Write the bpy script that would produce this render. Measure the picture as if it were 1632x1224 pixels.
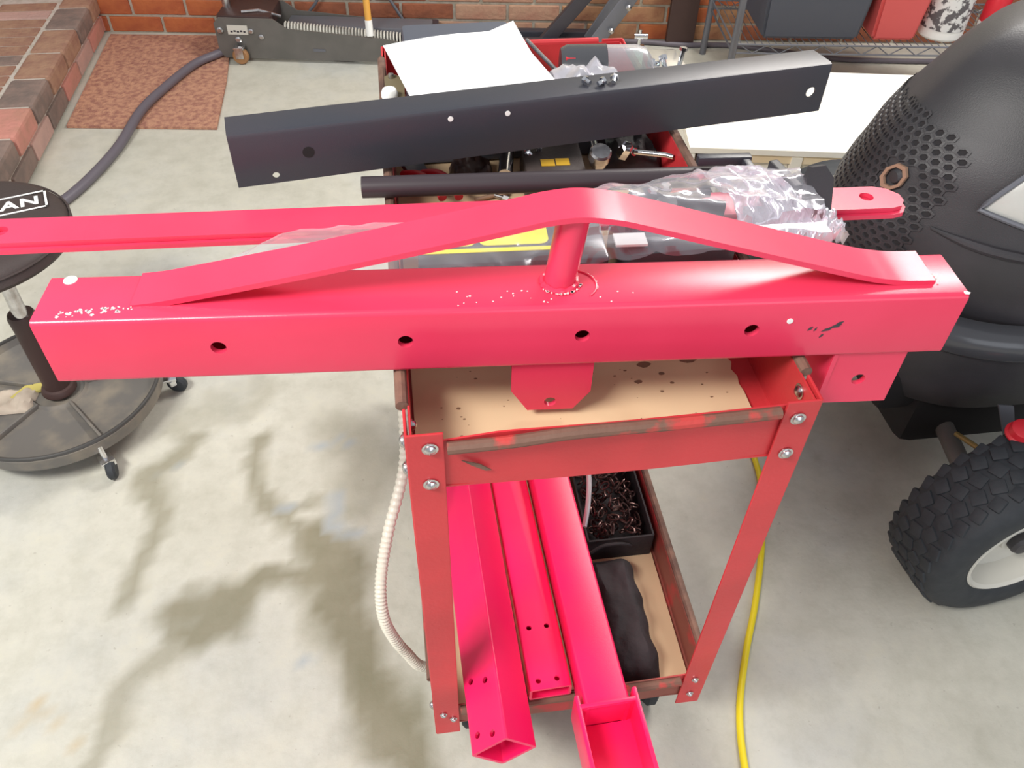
import bpy, bmesh, math, random
from mathutils import Vector, Matrix, Quaternion, noise
from mathutils.geometry import tessellate_polygon
random.seed(7)
SC = bpy.context.scene
for o in list(bpy.data.objects):
    bpy.data.objects.remove(o)
COL = SC.collection
V = Vector

# ------------------------------------------------------------------ camera
cam_d = bpy.data.cameras.new('camera'); cam = bpy.data.objects.new('camera', cam_d); COL.objects.link(cam)
CR = V((0.99050577, -0.13577956, 0.02149976)); CU = V((0.08143235, 0.70551849, 0.70399746)); CF = V((0.11075694, 0.69556277, -0.70987698))
cam.matrix_world = Matrix(((CR.x, CU.x, -CF.x, 0.01506385), (CR.y, CU.y, -CF.y, -0.5171495), (CR.z, CU.z, -CF.z, 1.38694414), (0, 0, 0, 1)))
cam_d.sensor_width = 36; cam_d.lens = 1312.95 / 1632 * 36; cam_d.clip_start = .02; cam_d.clip_end = 60
SC.camera = cam

# ------------------------------------------------------------------ light
w = bpy.data.worlds.new('overcast_daylight'); SC.world = w; w.use_nodes = True
bg = w.node_tree.nodes['Background']; bg.inputs[0].default_value = (.93, .95, 1.0, 1); bg.inputs[1].default_value = .50
def area(name, loc, target, sx, sy, power, color):
    d = bpy.data.lights.new(name, 'AREA'); d.shape = 'RECTANGLE'; d.size = sx; d.size_y = sy; d.energy = power; d.color = color
    o = bpy.data.objects.new(name, d); COL.objects.link(o); o.location = loc
    o.rotation_euler = (V(target) - V(loc)).to_track_quat('-Z', 'Y').to_euler(); return o
area('ceiling_tube_lamp', (-1.2, -.55, 2.45), (-.6, .1, 0), 1.2, .35, 74, (1, .98, .92))
area('ceiling_tube_lamp', (1.7, 1.9, 2.45), (1.1, 1.3, 0), 1.2, .3, 66, (1, .96, .9))
area('garage_door_daylight', (1.2, -3.2, 1.7), (.2, .2, .6), 2.6, 1.8, 30, (.86, .92, 1))
vs = SC.view_settings; vs.view_transform = 'Standard'; vs.look = 'None'; vs.gamma = 1; vs.exposure = 0.0; vs.use_curve_mapping = False

# ------------------------------------------------------------------ materials
def mat(name, c, rough=.6, metal=0, c2=None, scale=12, amt=1.0, bump=0, bscale=60, spec=.5, lo=.4, hi=.62, coat=0, detail=5):
    m = bpy.data.materials.new(name); m.use_nodes = True; nt = m.node_tree; b = nt.nodes['Principled BSDF']
    b.inputs['Base Color'].default_value = (*c, 1); b.inputs['Roughness'].default_value = rough; b.inputs['Metallic'].default_value = metal
    b.inputs['Specular IOR Level'].default_value = spec; b.inputs['Coat Weight'].default_value = coat
    tc = nt.nodes.new('ShaderNodeTexCoord')
    if c2:
        n = nt.nodes.new('ShaderNodeTexNoise'); n.inputs['Scale'].default_value = scale; n.inputs['Detail'].default_value = detail
        r = nt.nodes.new('ShaderNodeValToRGB'); r.color_ramp.elements[0].position = lo; r.color_ramp.elements[1].position = hi
        r.color_ramp.elements[0].color = (*c, 1); k = [c[i] + (c2[i] - c[i]) * amt for i in range(3)]; r.color_ramp.elements[1].color = (*k, 1)
        nt.links.new(tc.outputs['Object'], n.inputs['Vector']); nt.links.new(n.outputs[0], r.inputs[0]); nt.links.new(r.outputs[0], b.inputs['Base Color'])
    if bump:
        n = nt.nodes.new('ShaderNodeTexNoise'); n.inputs['Scale'].default_value = bscale; n.inputs['Detail'].default_value = 4
        bp = nt.nodes.new('ShaderNodeBump'); bp.inputs['Strength'].default_value = bump; bp.inputs['Distance'].default_value = .01
        nt.links.new(tc.outputs['Object'], n.inputs['Vector']); nt.links.new(n.outputs[0], bp.inputs['Height']); nt.links.new(bp.outputs[0], b.inputs['Normal'])
    return m
M = {}
M['beam'] = mat('red_powder_coat', (.74, .040, .10), .27, c2=(.78, .048, .115), scale=5, bump=.03, bscale=900)
M['tube'] = mat('red_tube_paint', (.92, .010, .125), .36, c2=(.94, .02, .12), scale=6, bump=.05, bscale=800)
M['cart'] = mat('worn_cart_red', (.62, .04, .05), .42, c2=(.52, .035, .042), scale=7, bump=.05, bscale=200)
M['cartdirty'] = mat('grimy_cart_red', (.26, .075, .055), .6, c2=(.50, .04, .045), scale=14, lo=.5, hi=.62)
M['rust'] = mat('rusty_rim', (.17, .085, .06), .7, c2=(.50, .05, .045), scale=22, lo=.54, hi=.62, bump=.2)
M['rustdark'] = mat('dark_rust', (.12, .065, .05), .75, c2=(.22, .12, .085), scale=30, bump=.2)
M['card'] = mat('cardboard', (.66, .47, .29), .9, c2=(.52, .34, .20), scale=5, lo=.5, hi=.75)
M['cardspot'] = mat('oil_spot_and_shade', (.22, .12, .07), .85)
M['black'] = mat('black_coat', (.036, .038, .050), .38, c2=(.046, .040, .05), scale=5, bump=.05, bscale=700)
M['blackrod'] = mat('black_tube_coat', (.045, .034, .040), .38)
M['rubber'] = mat('rubber', (.022, .026, .032), .68, c2=(.03, .034, .04), scale=40, bump=.1)
M['mower'] = mat('black_plastic', (.036, .034, .038), .46, c2=(.046, .042, .048), scale=9, bump=.08, bscale=500)
M['mowgloss'] = mat('gloss_black_plastic', (.06, .062, .07), .2)
M['mowdark'] = mat('dark_void', (.008, .007, .008), .8)
M['steel'] = mat('zinc_steel', (.66, .65, .66), .26, 1, c2=(.5, .48, .48), scale=60)
M['chrome'] = mat('chrome', (.8, .81, .84), .14, 1)
M['grey'] = mat('jack_grey_green', (.115, .11, .10), .45, c2=(.14, .13, .12), scale=10)
M['greymetal'] = mat('grey_bar_metal', (.16, .165, .19), .4, .3)
M['hosegrey'] = mat('grey_hose', (.13, .115, .14), .45)
M['white'] = mat('white_paint', (.88, .88, .86), .6)
M['paper'] = mat('white_paper', (.93, .93, .93), .85)
M['chip'] = mat('bare_metal_chip', (.9, .72, .72), .5)
M['rimcream'] = mat('cream_rim_paint', (.62, .60, .54), .35)
M['yellow'] = mat('yellow_vinyl', (.85, .68, .02), .4)
M['label'] = mat('yellow_label', (.9, .85, .01), .5)
M['labeldull'] = mat('amber_label', (.62, .36, .02), .5)
M['mortar'] = mat('mortar', (.42, .38, .30), .95, c2=(.50, .46, .39), scale=30, bump=.3)
M['mortarp'] = mat('pale_mortar', (.60, .54, .48), .95, c2=(.5, .45, .38), scale=30, bump=.3)
BR = [mat('brick_orange', (.50, .145, .05), .9, c2=(.40, .10, .04), scale=14, bump=.3), mat('brick_rust', (.36, .12, .06), .9, c2=(.26, .09, .05), scale=14, bump=.3),
      mat('brick_pale', (.50, .30, .20), .9, c2=(.44, .22, .15), scale=10, bump=.3), mat('brick_tan', (.46, .25, .13), .9, c2=(.36, .16, .09), scale=12, bump=.3)]
HB = [mat('hearth_brick_brown', (.40, .235, .155), .9, c2=(.32, .17, .12), scale=20, bump=.35), mat('hearth_brick_dark', (.20, .15, .13), .9, c2=(.27, .19, .16), scale=20, bump=.35),
      mat('hearth_brick_red', (.60, .26, .21), .9, c2=(.50, .24, .18), scale=16, bump=.35), mat('hearth_brick_pink', (.56, .35, .30), .9, c2=(.48, .31, .27), scale=16, bump=.35)]
M['rug'] = mat('rug_pile', (.56, .30, .20), 1, c2=(.36, .17, .13), scale=55, lo=.4, hi=.65, bump=.6, bscale=160, spec=.1)
M['seat'] = mat('dark_vinyl', (.05, .036, .034), .55, bump=.1, bscale=300)
M['sleeve'] = mat('dark_sleeve', (.055, .028, .025), .5)
M['tray'] = mat('grey_plastic_tray', (.14, .13, .12), .5, c2=(.23, .20, .16), scale=14, lo=.45, hi=.7)
M['traydark'] = mat('tray_rim', (.05, .048, .046), .4)
M['amber'] = mat('wood_handle', (.75, .38, .07), .45)
M['tote'] = mat('slate_tote', (.085, .095, .125), .5)
M['totered'] = mat('coral_bin', (.75, .12, .12), .5)
M['bagcloth'] = mat('black_cloth', (.018, .014, .016), .8, c2=(.03, .022, .025), scale=20, bump=.4, bscale=40)
M['chain'] = mat('dark_chain', (.10, .055, .05), .35, .8)
M['cream'] = mat('cream_board', (.92, .87, .74), .7, c2=(.93, .91, .84), scale=3)
M['creamin'] = mat('buff_board', (.80, .62, .38), .8, c2=(.86, .72, .50), scale=5)
M['brown'] = mat('olive_leather', (.20, .16, .09), .7)
M['red'] = mat('plain_red', (.62, .02, .035), .4)
M['lens'] = mat('lamp_lens', (.55, .55, .52), .18)
M['brass'] = mat('copper_badge', (.42, .26, .18), .35, .4)
M['wood'] = mat('dark_wood', (.16, .09, .05), .6)

def clear(name, tint, a, rough=.15, c2=None):
    m = bpy.data.materials.new(name); m.use_nodes = True; nt = m.node_tree; nt.nodes.remove(nt.nodes['Principled BSDF'])
    out = nt.nodes['Material Output']; t = nt.nodes.new('ShaderNodeBsdfTransparent'); t.inputs[0].default_value = (*tint, 1)
    g = nt.nodes.new('ShaderNodeBsdfGlossy'); g.inputs['Roughness'].default_value = rough; g.inputs[0].default_value = (.95, .93, 1, 1)
    d = nt.nodes.new('ShaderNodeBsdfDiffuse'); d.inputs[0].default_value = (.86, .84, .90, 1)
    mx = nt.nodes.new('ShaderNodeMixShader'); mx.inputs[0].default_value = .40; nt.links.new(g.outputs[0], mx.inputs[1]); nt.links.new(d.outputs[0], mx.inputs[2])
    lw = nt.nodes.new('ShaderNodeLayerWeight'); lw.inputs[0].default_value = .3
    mp = nt.nodes.new('ShaderNodeMapRange'); mp.inputs['To Min'].default_value = a; mp.inputs['To Max'].default_value = min(1, a + .6)
    nt.links.new(lw.outputs['Facing'], mp.inputs['Value'])
    m2 = nt.nodes.new('ShaderNodeMixShader'); nt.links.new(mp.outputs[0], m2.inputs[0]); nt.links.new(t.outputs[0], m2.inputs[1]); nt.links.new(mx.outputs[0], m2.inputs[2])
    nt.links.new(m2.outputs[0], out.inputs[0]); return m
M['film'] = clear('clear_film', (.97, .96, .98), .17)
M['filmthick'] = clear('bunched_film', (.95, .94, .97), .62, .22)
M['hoseclear'] = clear('translucent_hose', (.9, .85, .75), .6, .3)
M['hosepale'] = mat('pale_hose', (.72, .68, .58), .35)
M['glass'] = clear('green_plastic', (.75, .88, .78), .3)

# ------------------------------------------------------------------ mesh helpers
def frame(p0, p1, up=(0, 0, 1)):
    z = (V(p1) - V(p0)).normalized(); x = V(up).cross(z)
    if x.length < 1e-4: x = V((1, 0, 0)).cross(z)
    x.normalize(); y = z.cross(x); return x, y, z
class MB:
    def __init__(s): s.b = bmesh.new()
    def _add(s, vs, fs, mi=0):
        vv = [s.b.verts.new(v) for v in vs]
        for f in fs:
            try: g = s.b.faces.new([vv[i] for i in f]); g.material_index = mi
            except ValueError: pass
        return vv
    def box(s, c, d, R=None, bev=0, mi=0):
        t = bmesh.new(); bmesh.ops.create_cube(t, size=1)
        for v in t.verts: v.co = V((v.co.x * d[0], v.co.y * d[1], v.co.z * d[2]))
        if bev: bmesh.ops.bevel(t, geom=t.edges[:], offset=bev, segments=2, profile=.6, affect='EDGES')
        R = R or Matrix.Identity(3); t.verts.index_update()
        s._add([R @ v.co + V(c) for v in t.verts], [[v.index for v in f.verts] for f in t.faces], mi); t.free(); return s
    def hexa(s, pts, mi=0):
        s._add([V(p) for p in pts], [(0, 3, 2, 1), (4, 5, 6, 7), (0, 1, 5, 4), (1, 2, 6, 5), (2, 3, 7, 6), (3, 0, 4, 7)], mi); return s
    def tube(s, path, r, seg=12, mi=0, cap=True, rs=None):
        path = [V(p) for p in path]; n = len(path); rings = []; up = V((0, 0, 1)); px = None
        for i, p in enumerate(path):
            t = (path[min(i + 1, n - 1)] - path[max(i - 1, 0)]).normalized()
            if px is None:
                px = t.orthogonal().normalized()
            px = (px - t * px.dot(t)).normalized(); py = t.cross(px); rr = rs[i] if rs else r
            rings.append([p + (px * math.cos(2 * math.pi * k / seg) + py * math.sin(2 * math.pi * k / seg)) * rr for k in range(seg)])
        vs = [v for q in rings for v in q]; fs = []
        for i in range(n - 1):
            for k in range(seg):
                a = i * seg + k; b_ = i * seg + (k + 1) % seg; fs.append((a, b_, b_ + seg, a + seg))
        if cap: fs += [tuple(range(seg))[::-1], tuple(range((n - 1) * seg, n * seg))]
        s._add(vs, fs, mi); return s
    def lathe(s, prof, o, ax=(0, 0, 1), seg=32, mi=0, close=False):
        z = V(ax).normalized(); x = z.orthogonal().normalized(); y = z.cross(x); n = len(prof); vs = []
        for r, h in prof:
            for k in range(seg):
                a = 2 * math.pi * k / seg; vs.append(V(o) + z * h + (x * math.cos(a) + y * math.sin(a)) * max(r, 1e-5))
        fs = []
        for i in range(n if close else n - 1):
            for k in range(seg):
                a = i * seg + k; b_ = i * seg + (k + 1) % seg; j = (i + 1) % n
                fs.append((a, b_, j * seg + (k + 1) % seg, j * seg + k))
        s._add(vs, fs, mi); return s
    def prism(s, poly, o, ux, uy, h, mi=0):
        ux, uy = V(ux), V(uy); nz = ux.cross(uy).normalized(); n = len(poly)
        vs = [V(o) + ux * a + uy * b_ for a, b_ in poly]; vs += [v + nz * h for v in vs]
        fs = [tuple(range(n))[::-1], tuple(range(n, 2 * n))] + [(i, (i + 1) % n, n + (i + 1) % n, n + i) for i in range(n)]
        s._add(vs, fs, mi); return s
    def sweep(s, prof, path, frames, closed=True, mi=0):
        n = len(prof); vs = []
        for p, (x, y) in zip(path, frames): vs += [V(p) + V(x) * a + V(y) * b_ for a, b_ in prof]
        m = len(path); fs = []
        for i in range(m - 1):
            for k in range(n if closed else n - 1):
                a = i * n + k; b_ = i * n + (k + 1) % n; fs.append((a, b_, b_ + n, a + n))
        if closed: fs += [tuple(range(n))[::-1], tuple(range((m - 1) * n, m * n))]
        s._add(vs, fs, mi); return s
    def torus(s, o, ax, R, r, seg=24, sg=8, mi=0, jit=0):
        z = V(ax).normalized(); x = z.orthogonal().normalized(); y = z.cross(x); prof = []
        vs = []
        for i in range(seg):
            a = 2 * math.pi * i / seg; d = x * math.cos(a) + y * math.sin(a); rr = r * (1 + jit * random.uniform(-1, 1))
            for k in range(sg):
                q = 2 * math.pi * k / sg; vs.append(V(o) + d * (R + rr * math.cos(q)) + z * rr * math.sin(q))
        s._add(vs, [(i * sg + k, i * sg + (k + 1) % sg, ((i + 1) % seg) * sg + (k + 1) % sg, ((i + 1) % seg) * sg + k) for i in range(seg) for k in range(sg)], mi); return s
    def build(s, name, mats, parent=None, smooth=True, ang=.6, cuts=None):
        b = s.b; bmesh.ops.recalc_face_normals(b, faces=b.faces[:])
        for f in b.faces: f.smooth = smooth
        for e in b.edges: e.smooth = len(e.link_faces) == 2 and e.calc_face_angle(0) < ang
        me = bpy.data.meshes.new(name)
        xs = [v.co for v in b.verts]; c = sum((V((min(q[i] for q in xs), 0, 0)) if False else V([.5 * (min(q[i] for q in xs) + max(q[i] for q in xs)) for i in range(3)]) for _ in [0]), V((0, 0, 0)))
        for v in b.verts: v.co -= c
        b.to_mesh(me); b.free()
        for m_ in (mats if isinstance(mats, (list, tuple)) else [mats]): me.materials.append(m_)
        o = bpy.data.objects.new(name, me); COL.objects.link(o); o.location = c
        if cuts: boolean(o, cuts)
        if parent:
            o.parent = parent; base = parent.get('_w', None); pl = V(parent['_w']); o.location = c - pl
        o['_w'] = tuple(c); return o
def boolean(o, cutter):
    me = bpy.data.meshes.new('cut'); bmesh.ops.recalc_face_normals(cutter.b, faces=cutter.b.faces[:]); cutter.b.to_mesh(me); cutter.b.free()
    c = bpy.data.objects.new('cut', me); COL.objects.link(c)
    md = o.modifiers.new('b', 'BOOLEAN'); md.operation = 'DIFFERENCE'; md.object = c; md.solver = 'EXACT'; md.use_self = True
    bpy.context.view_layer.update(); dg = bpy.context.evaluated_depsgraph_get()
    nm = bpy.data.meshes.new_from_object(o.evaluated_get(dg)); old = o.data; o.modifiers.clear(); o.data = nm; bpy.data.meshes.remove(old)
    b = bmesh.new(); b.from_mesh(nm)
    for f in b.faces: f.smooth = True
    for e in b.edges: e.smooth = len(e.link_faces) == 2 and e.calc_face_angle(0) < .6
    b.to_mesh(nm); b.free(); bpy.data.objects.remove(c); bpy.data.meshes.remove(me)
def cyl_cut(mb, p, ax, r, L, seg=20):
    ax = V(ax).normalized(); mb.tube([V(p) - ax * L / 2, V(p) + ax * L / 2], r, seg); return mb
def tag(o, label=None, cat=None, group=None, kind=None):
    if label: o['label'] = label
    if cat: o['category'] = cat
    if group: o['group'] = group
    if kind: o['kind'] = kind
    return o
def thing(name, loc, label, cat, group=None):
    o = bpy.data.objects.new(name, None); COL.objects.link(o); o.location = loc; o['_w'] = tuple(loc); o.empty_display_size = .05
    return tag(o, label, cat, group)
def Rz(a): return Matrix.Rotation(a, 3, 'Z')
def smooth_path(pts, n=8):
    pts = [V(p) for p in pts]; out = []
    for i in range(len(pts) - 1):
        p0 = pts[max(i - 1, 0)]; p1 = pts[i]; p2 = pts[i + 1]; p3 = pts[min(i + 2, len(pts) - 1)]
        for k in range(n):
            t = k / n; out.append(.5 * ((2 * p1) + (p2 - p0) * t + (2 * p0 - 5 * p1 + 4 * p2 - p3) * t * t + (3 * p1 - p0 - 3 * p2 + p3) * t ** 3))
    out.append(pts[-1]); return out
def rrect(w_, h_, r, n=3):
    P = []
    for cx, cy, a0 in ((w_ / 2 - r, h_ / 2 - r, 0), (-w_ / 2 + r, h_ / 2 - r, 90), (-w_ / 2 + r, -h_ / 2 + r, 180), (w_ / 2 - r, -h_ / 2 + r, 270)):
        for k in range(n + 1):
            a = math.radians(a0 + 90 * k / n); P.append((cx + r * math.cos(a), cy + r * math.sin(a)))
    return P
def box_tube(mb, p0, p1, xd, yd, w_, h_, t, r=.004, mi=0):
    """hollow rectangular tube between p0 and p1 (centre line)"""
    p0, p1, xd, yd = V(p0), V(p1), V(xd).normalized(), V(yd).normalized(); o_ = rrect(w_, h_, r); i_ = rrect(w_ - 2 * t, h_ - 2 * t, max(r - t, .001)); n = len(o_)
    vs = []
    for p in (p0, p1):
        for L in (o_, i_): vs += [p + xd * a + yd * b_ for a, b_ in L]
    fs = []
    for k in range(n):
        j = (k + 1) % n
        fs += [(k, j, 2 * n + j, 2 * n + k), (n + j, n + k, 3 * n + k, 3 * n + j), (j, k, n + k, n + j), (2 * n + k, 2 * n + j, 3 * n + j, 3 * n + k)]
    mb._add(vs, fs, mi)

# ================================================================== SETTING
# floor with stain attributes
ST = [[(.02, .53), (-.03, .30), (.02, .10), (.07, -.1), (.12, -.3)], ]
def floor():
    # stain strokes given in metres on the floor: (points, radius, strength)
    strokes = STAINS
    b = bmesh.new(); xs = []; x = -4.0
    def axis(a0, a1, b0, b1, fine, coarse):
        L = []; t = a0
        while t < a1 - 1e-6:
            L.append(t); t += fine if b0 <= t < b1 else coarse
        L.append(a1); return L
    X = axis(-4, 5, -1.3, 1.3, .02, .25); Y = axis(-4, 3.2, -.7, 1.5, .02, .25)
    lay = b.verts.layers.float_color.new('stain'); grid = []
    for y in Y:
        row = []
        for x in X:
            v = b.verts.new((x, y, 0)); s_ = 0.; bl = 0.; ru = 0.
            if -1.5 < x < 1.5 and -.9 < y < 1.7:
                nx = x + .06 * noise.noise(V((x * 7, y * 7, 0))) + .02 * noise.noise(V((x * 25, y * 25, 1))); ny = y + .06 * noise.noise(V((x * 7, y * 7, 5))) + .02 * noise.noise(V((x * 25, y * 25, 8)))
                for kind, pts, r, st in strokes:
                    d = 9
                    for i in range(max(1, len(pts) - 1)):
                        ax, ay = pts[i]; bx, by = pts[min(i + 1, len(pts) - 1)]; L2 = (bx - ax) ** 2 + (by - ay) ** 2
                        t = 0 if L2 == 0 else max(0, min(1, ((nx - ax) * (bx - ax) + (ny - ay) * (by - ay)) / L2))
                        d = min(d, math.hypot(nx - ax - t * (bx - ax), ny - ay - t * (by - ay)))
                    q = max(0, min(1, (r - d) / (r * (.62 if kind == 'w' else .4)) )) * st
                    if kind == 'w': s_ = max(s_, q)
                    elif kind == 'b': bl = max(bl, q)
                    else: ru = max(ru, q)
            v[lay] = (s_, bl, ru, 1); row.append(v)
        grid.append(row)
    for j in range(len(Y) - 1):
        for i in range(len(X) - 1): b.faces.new((grid[j][i], grid[j][i + 1], grid[j + 1][i + 1], grid[j + 1][i]))
    me = bpy.data.meshes.new('floor'); b.to_mesh(me); b.free()
    m = bpy.data.materials.new('concrete'); m.use_nodes = True; nt = m.node_tree; P = nt.nodes['Principled BSDF']; P.inputs['Roughness'].default_value = .55
    tc = nt.nodes.new('ShaderNodeTexCoord'); L = nt.links
    def nz(sc, det=6, rgh=.6):
        n = nt.nodes.new('ShaderNodeTexNoise'); n.inputs['Scale'].default_value = sc; n.inputs['Detail'].default_value = det; n.inputs['Roughness'].default_value = rgh; L.new(tc.outputs['Object'], n.inputs['Vector']); return n
    def ramp(src, stops):
        r = nt.nodes.new('ShaderNodeValToRGB'); e = r.color_ramp.elements
        while len(e) < len(stops): e.new(.5)
        for k, (p, c) in enumerate(stops): e[k].position = p; e[k].color = (*c, 1)
        L.new(src, r.inputs[0]); return r
    def mix(f, a, b_, mode='MIX'):
        x = nt.nodes.new('ShaderNodeMix'); x.data_type = 'RGBA'; x.blend_type = mode
        if isinstance(f, float): x.inputs[0].default_value = f
        else: L.new(f, x.inputs[0])
        for s_, q in ((6, a), (7, b_)):
            if isinstance(q, tuple): x.inputs[s_].default_value = (*q, 1)
            else: L.new(q, x.inputs[s_])
        return x.outputs[2]
    base = ramp(nz(2.6).outputs[0], [(.3, (.50, .485, .41)), (.5, (.575, .56, .485)), (.7, (.53, .53, .49))])
    fine = ramp(nz(16, 8, .7).outputs[0], [(.3, (.86, .86, .84)), (.55, (1, 1, 1)), (.75, (1.06, 1.05, 1.0))])
    col = mix(1.0, base.outputs[0], fine.outputs[0], 'MULTIPLY')
    sp = ramp(nz(70, 3).outputs[0], [(.68, (0, 0, 0)), (.74, (1, 1, 1))]); col = mix(sp.outputs[0], col, (.44, .42, .36))
    at = nt.nodes.new('ShaderNodeVertexColor'); at.layer_name = 'stain'; sep = nt.nodes.new('ShaderNodeSeparateColor'); L.new(at.outputs[0], sep.inputs[0])
    wetm = nt.nodes.new('ShaderNodeMath'); wetm.operation = 'MULTIPLY'; wetm.inputs[1].default_value = .95; L.new(sep.outputs[0], wetm.inputs[0])
    wv = ramp(nz(9).outputs[0], [(.3, (.20, .185, .115)), (.7, (.27, .245, .17))])
    col = mix(wetm.outputs[0], col, wv.outputs[0]); col = mix(sep.outputs[1], col, (.36, .40, .43)); col = mix(sep.outputs[2], col, (.50, .36, .17))
    L.new(col, P.inputs['Base Color'])
    bp = nt.nodes.new('ShaderNodeBump'); bp.inputs['Strength'].default_value = .12; bp.inputs['Distance'].default_value = .01; L.new(nz(40).outputs[0], bp.inputs['Height']); L.new(bp.outputs[0], P.inputs['Normal'])
    me.materials.append(m); o = bpy.data.objects.new('floor', me); COL.objects.link(o); tag(o, 'stained bare concrete garage floor', None, kind='structure')
STAINS = [
 ('w', [(-0.182,0.451), (-0.169,0.350), (-0.151,0.256), (-0.113,0.155), (-0.078,0.063), (-0.056,-0.021)], 0.077, 1),
 ('w', [(-0.128,0.253), (-0.082,0.095), (-0.066,-0.020)], 0.057, 1),
 ('w', [(-0.180,0.311), (-0.251,0.360), (-0.334,0.384), (-0.376,0.336), (-0.406,0.301), (-0.446,0.268)], 0.049, 0.95),
 ('w', [(-0.446,0.268), (-0.480,0.213), (-0.524,0.163), (-0.562,0.104), (-0.591,0.058)], 0.029, 0.6),
 ('w', [(-0.372,0.296), (-0.459,0.282)], 0.045, 0.8),
 ('w', [(-0.513,0.756), (-0.531,0.652), (-0.522,0.538), (-0.533,0.437), (-0.545,0.370)], 0.041, 0.75),
 ('w', [(-0.364,0.738), (-0.347,0.613), (-0.309,0.528), (-0.244,0.474), (-0.194,0.438)], 0.033, 0.8),
 ('w', [(-0.272,0.539), (-0.222,0.549)], 0.028, 0.7),
 ('w', [(-0.145,0.750), (-0.105,0.601), (-0.132,0.571)], 0.085, 0.42),
 ('w', [(-0.546,0.797), (-0.402,0.858), (-0.349,0.913)], 0.042, 0.35),
 ('b', [(-0.199,0.702), (-0.145,0.696)], 0.013, 0.8),
 ('b', [(-0.177,0.560), (-0.145,0.492), (-0.108,0.473)], 0.020, 0.7),
 ('b', [(-0.271,0.530)], 0.017, 0.8),
 ('b', [(-0.231,0.211), (-0.223,0.228)], 0.009, 0.7),
 ('b', [(-0.506,0.641)], 0.012, 0.7),
 ('r', [(-0.655,0.163)], 0.023, 0.6),
 ('r', [(-0.641,0.124)], 0.012, 0.6),
 ('r', [(-0.613,0.100)], 0.009, 0.6),
 ('r', [(-0.675,0.124)], 0.007, 0.5),
 ('w', [(0.867,0.552)], 0.014, 0.9),
 ('w', [(0.887,0.546)], 0.007, 0.8),
 ('w', [(0.956,0.483)], 0.012, 0.5),]
floor()

WA = math.radians(-6.8)                                     # yaw of the wall
WU = V((math.cos(WA), math.sin(WA), 0)); WN = V((math.sin(WA), -math.cos(WA), 0))   # along, towards room
W0 = V((-1.098, 2.99, 0))
wall = MB()
wall.box(W0 + WU * .3 - WN * .058 + V((0, 0, 1.2)), (6.4, .10, 2.4), Rz(WA)); wall = wall.build('wall_back', M['mortar'], smooth=False)
tag(wall, 'brick wall behind the floor jack and shelf', None, kind='structure')
bm_cache = {}
def brick_mesh(L, D, H, mi, pal, bev=.004):
    k = (L, D, H, mi, id(pal))
    if k not in bm_cache:
        b = MB(); b.box((0, 0, 0), (L, D, H), bev=bev); bmesh.ops.recalc_face_normals(b.b, faces=b.b.faces[:]); me = bpy.data.meshes.new('brick'); b.b.to_mesh(me); b.b.free(); me.materials.append(pal[mi]); bm_cache[k] = me
    return bm_cache[k]
def brick(parent, c, rot, me):
    o = bpy.data.objects.new('brick', me); COL.objects.link(o); o.parent = parent; o.location = V(c) - V(parent['_w']); o.rotation_euler = (0, 0, rot)
rb = random.Random(3)
for row in range(8):
    z = .034 + .0675 * row
    for k in range(-9, 18):
        s_ = .012 + k * .211 + (.105 if row % 2 else 0)
        u = s_ + .1
        p = 0 if u < .55 else (1 if u < 1.33 else (2 if u < 1.92 else (3 if u < 2.6 else 1)))
        if rb.random() < .22: p = (p + 1) % 4 if p else 1
        brick(wall, W0 + WU * u - WN * (.006 + rb.uniform(0, .003)) + V((0, 0, z)), WA, brick_mesh(.2, .012, .057, p, BR))
# hearth (raised brick step)
HX = -1.116
hs = MB(); hs.box((HX - .55 - .008, 2.13, .069), (1.1, 1.74, .138)); hearth = hs.build('raised_brick_hearth', M['mortarp'], smooth=False)
tag(hearth, 'raised brick step against the back wall', None, kind='structure')
for k in range(9):
    y = 1.36 + .2 * k + .02
    p = [0, 1, 2, 0, 1, 0, 1, 2, 1][(k + 6) % 9]
    if k == 3: p = 2
    if k == 4: p = 1
    if k == 5: p = 0
    brick(hearth, (HX - .052, y, .110), math.pi / 2, brick_mesh(.19, .115, .068, p, HB, .012))
    brick(hearth, (HX - .008, y + .1, .036), math.pi / 2, brick_mesh(.19, .02, .058, rb.choice([3, 3, 2, 1]), HB))  # face course mostly pink: the bright light on it is put into the colour
for j in range(5):
    for k in range(21):
        y = 1.31 + .0785 * k + .02
        brick(hearth, (HX - .222 - .208 * j, y, .1125), 0, brick_mesh(.198, .068, .06, rb.choice([0, 0, 0, 3, 1]), HB))

# ================================================================== SERVICE CART
H = .80; W = .406; LN = .86
cart = thing('service_cart', (W / 2, LN / 2, 0), 'red two-shelf steel service cart carrying the red beam', 'cart')
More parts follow.
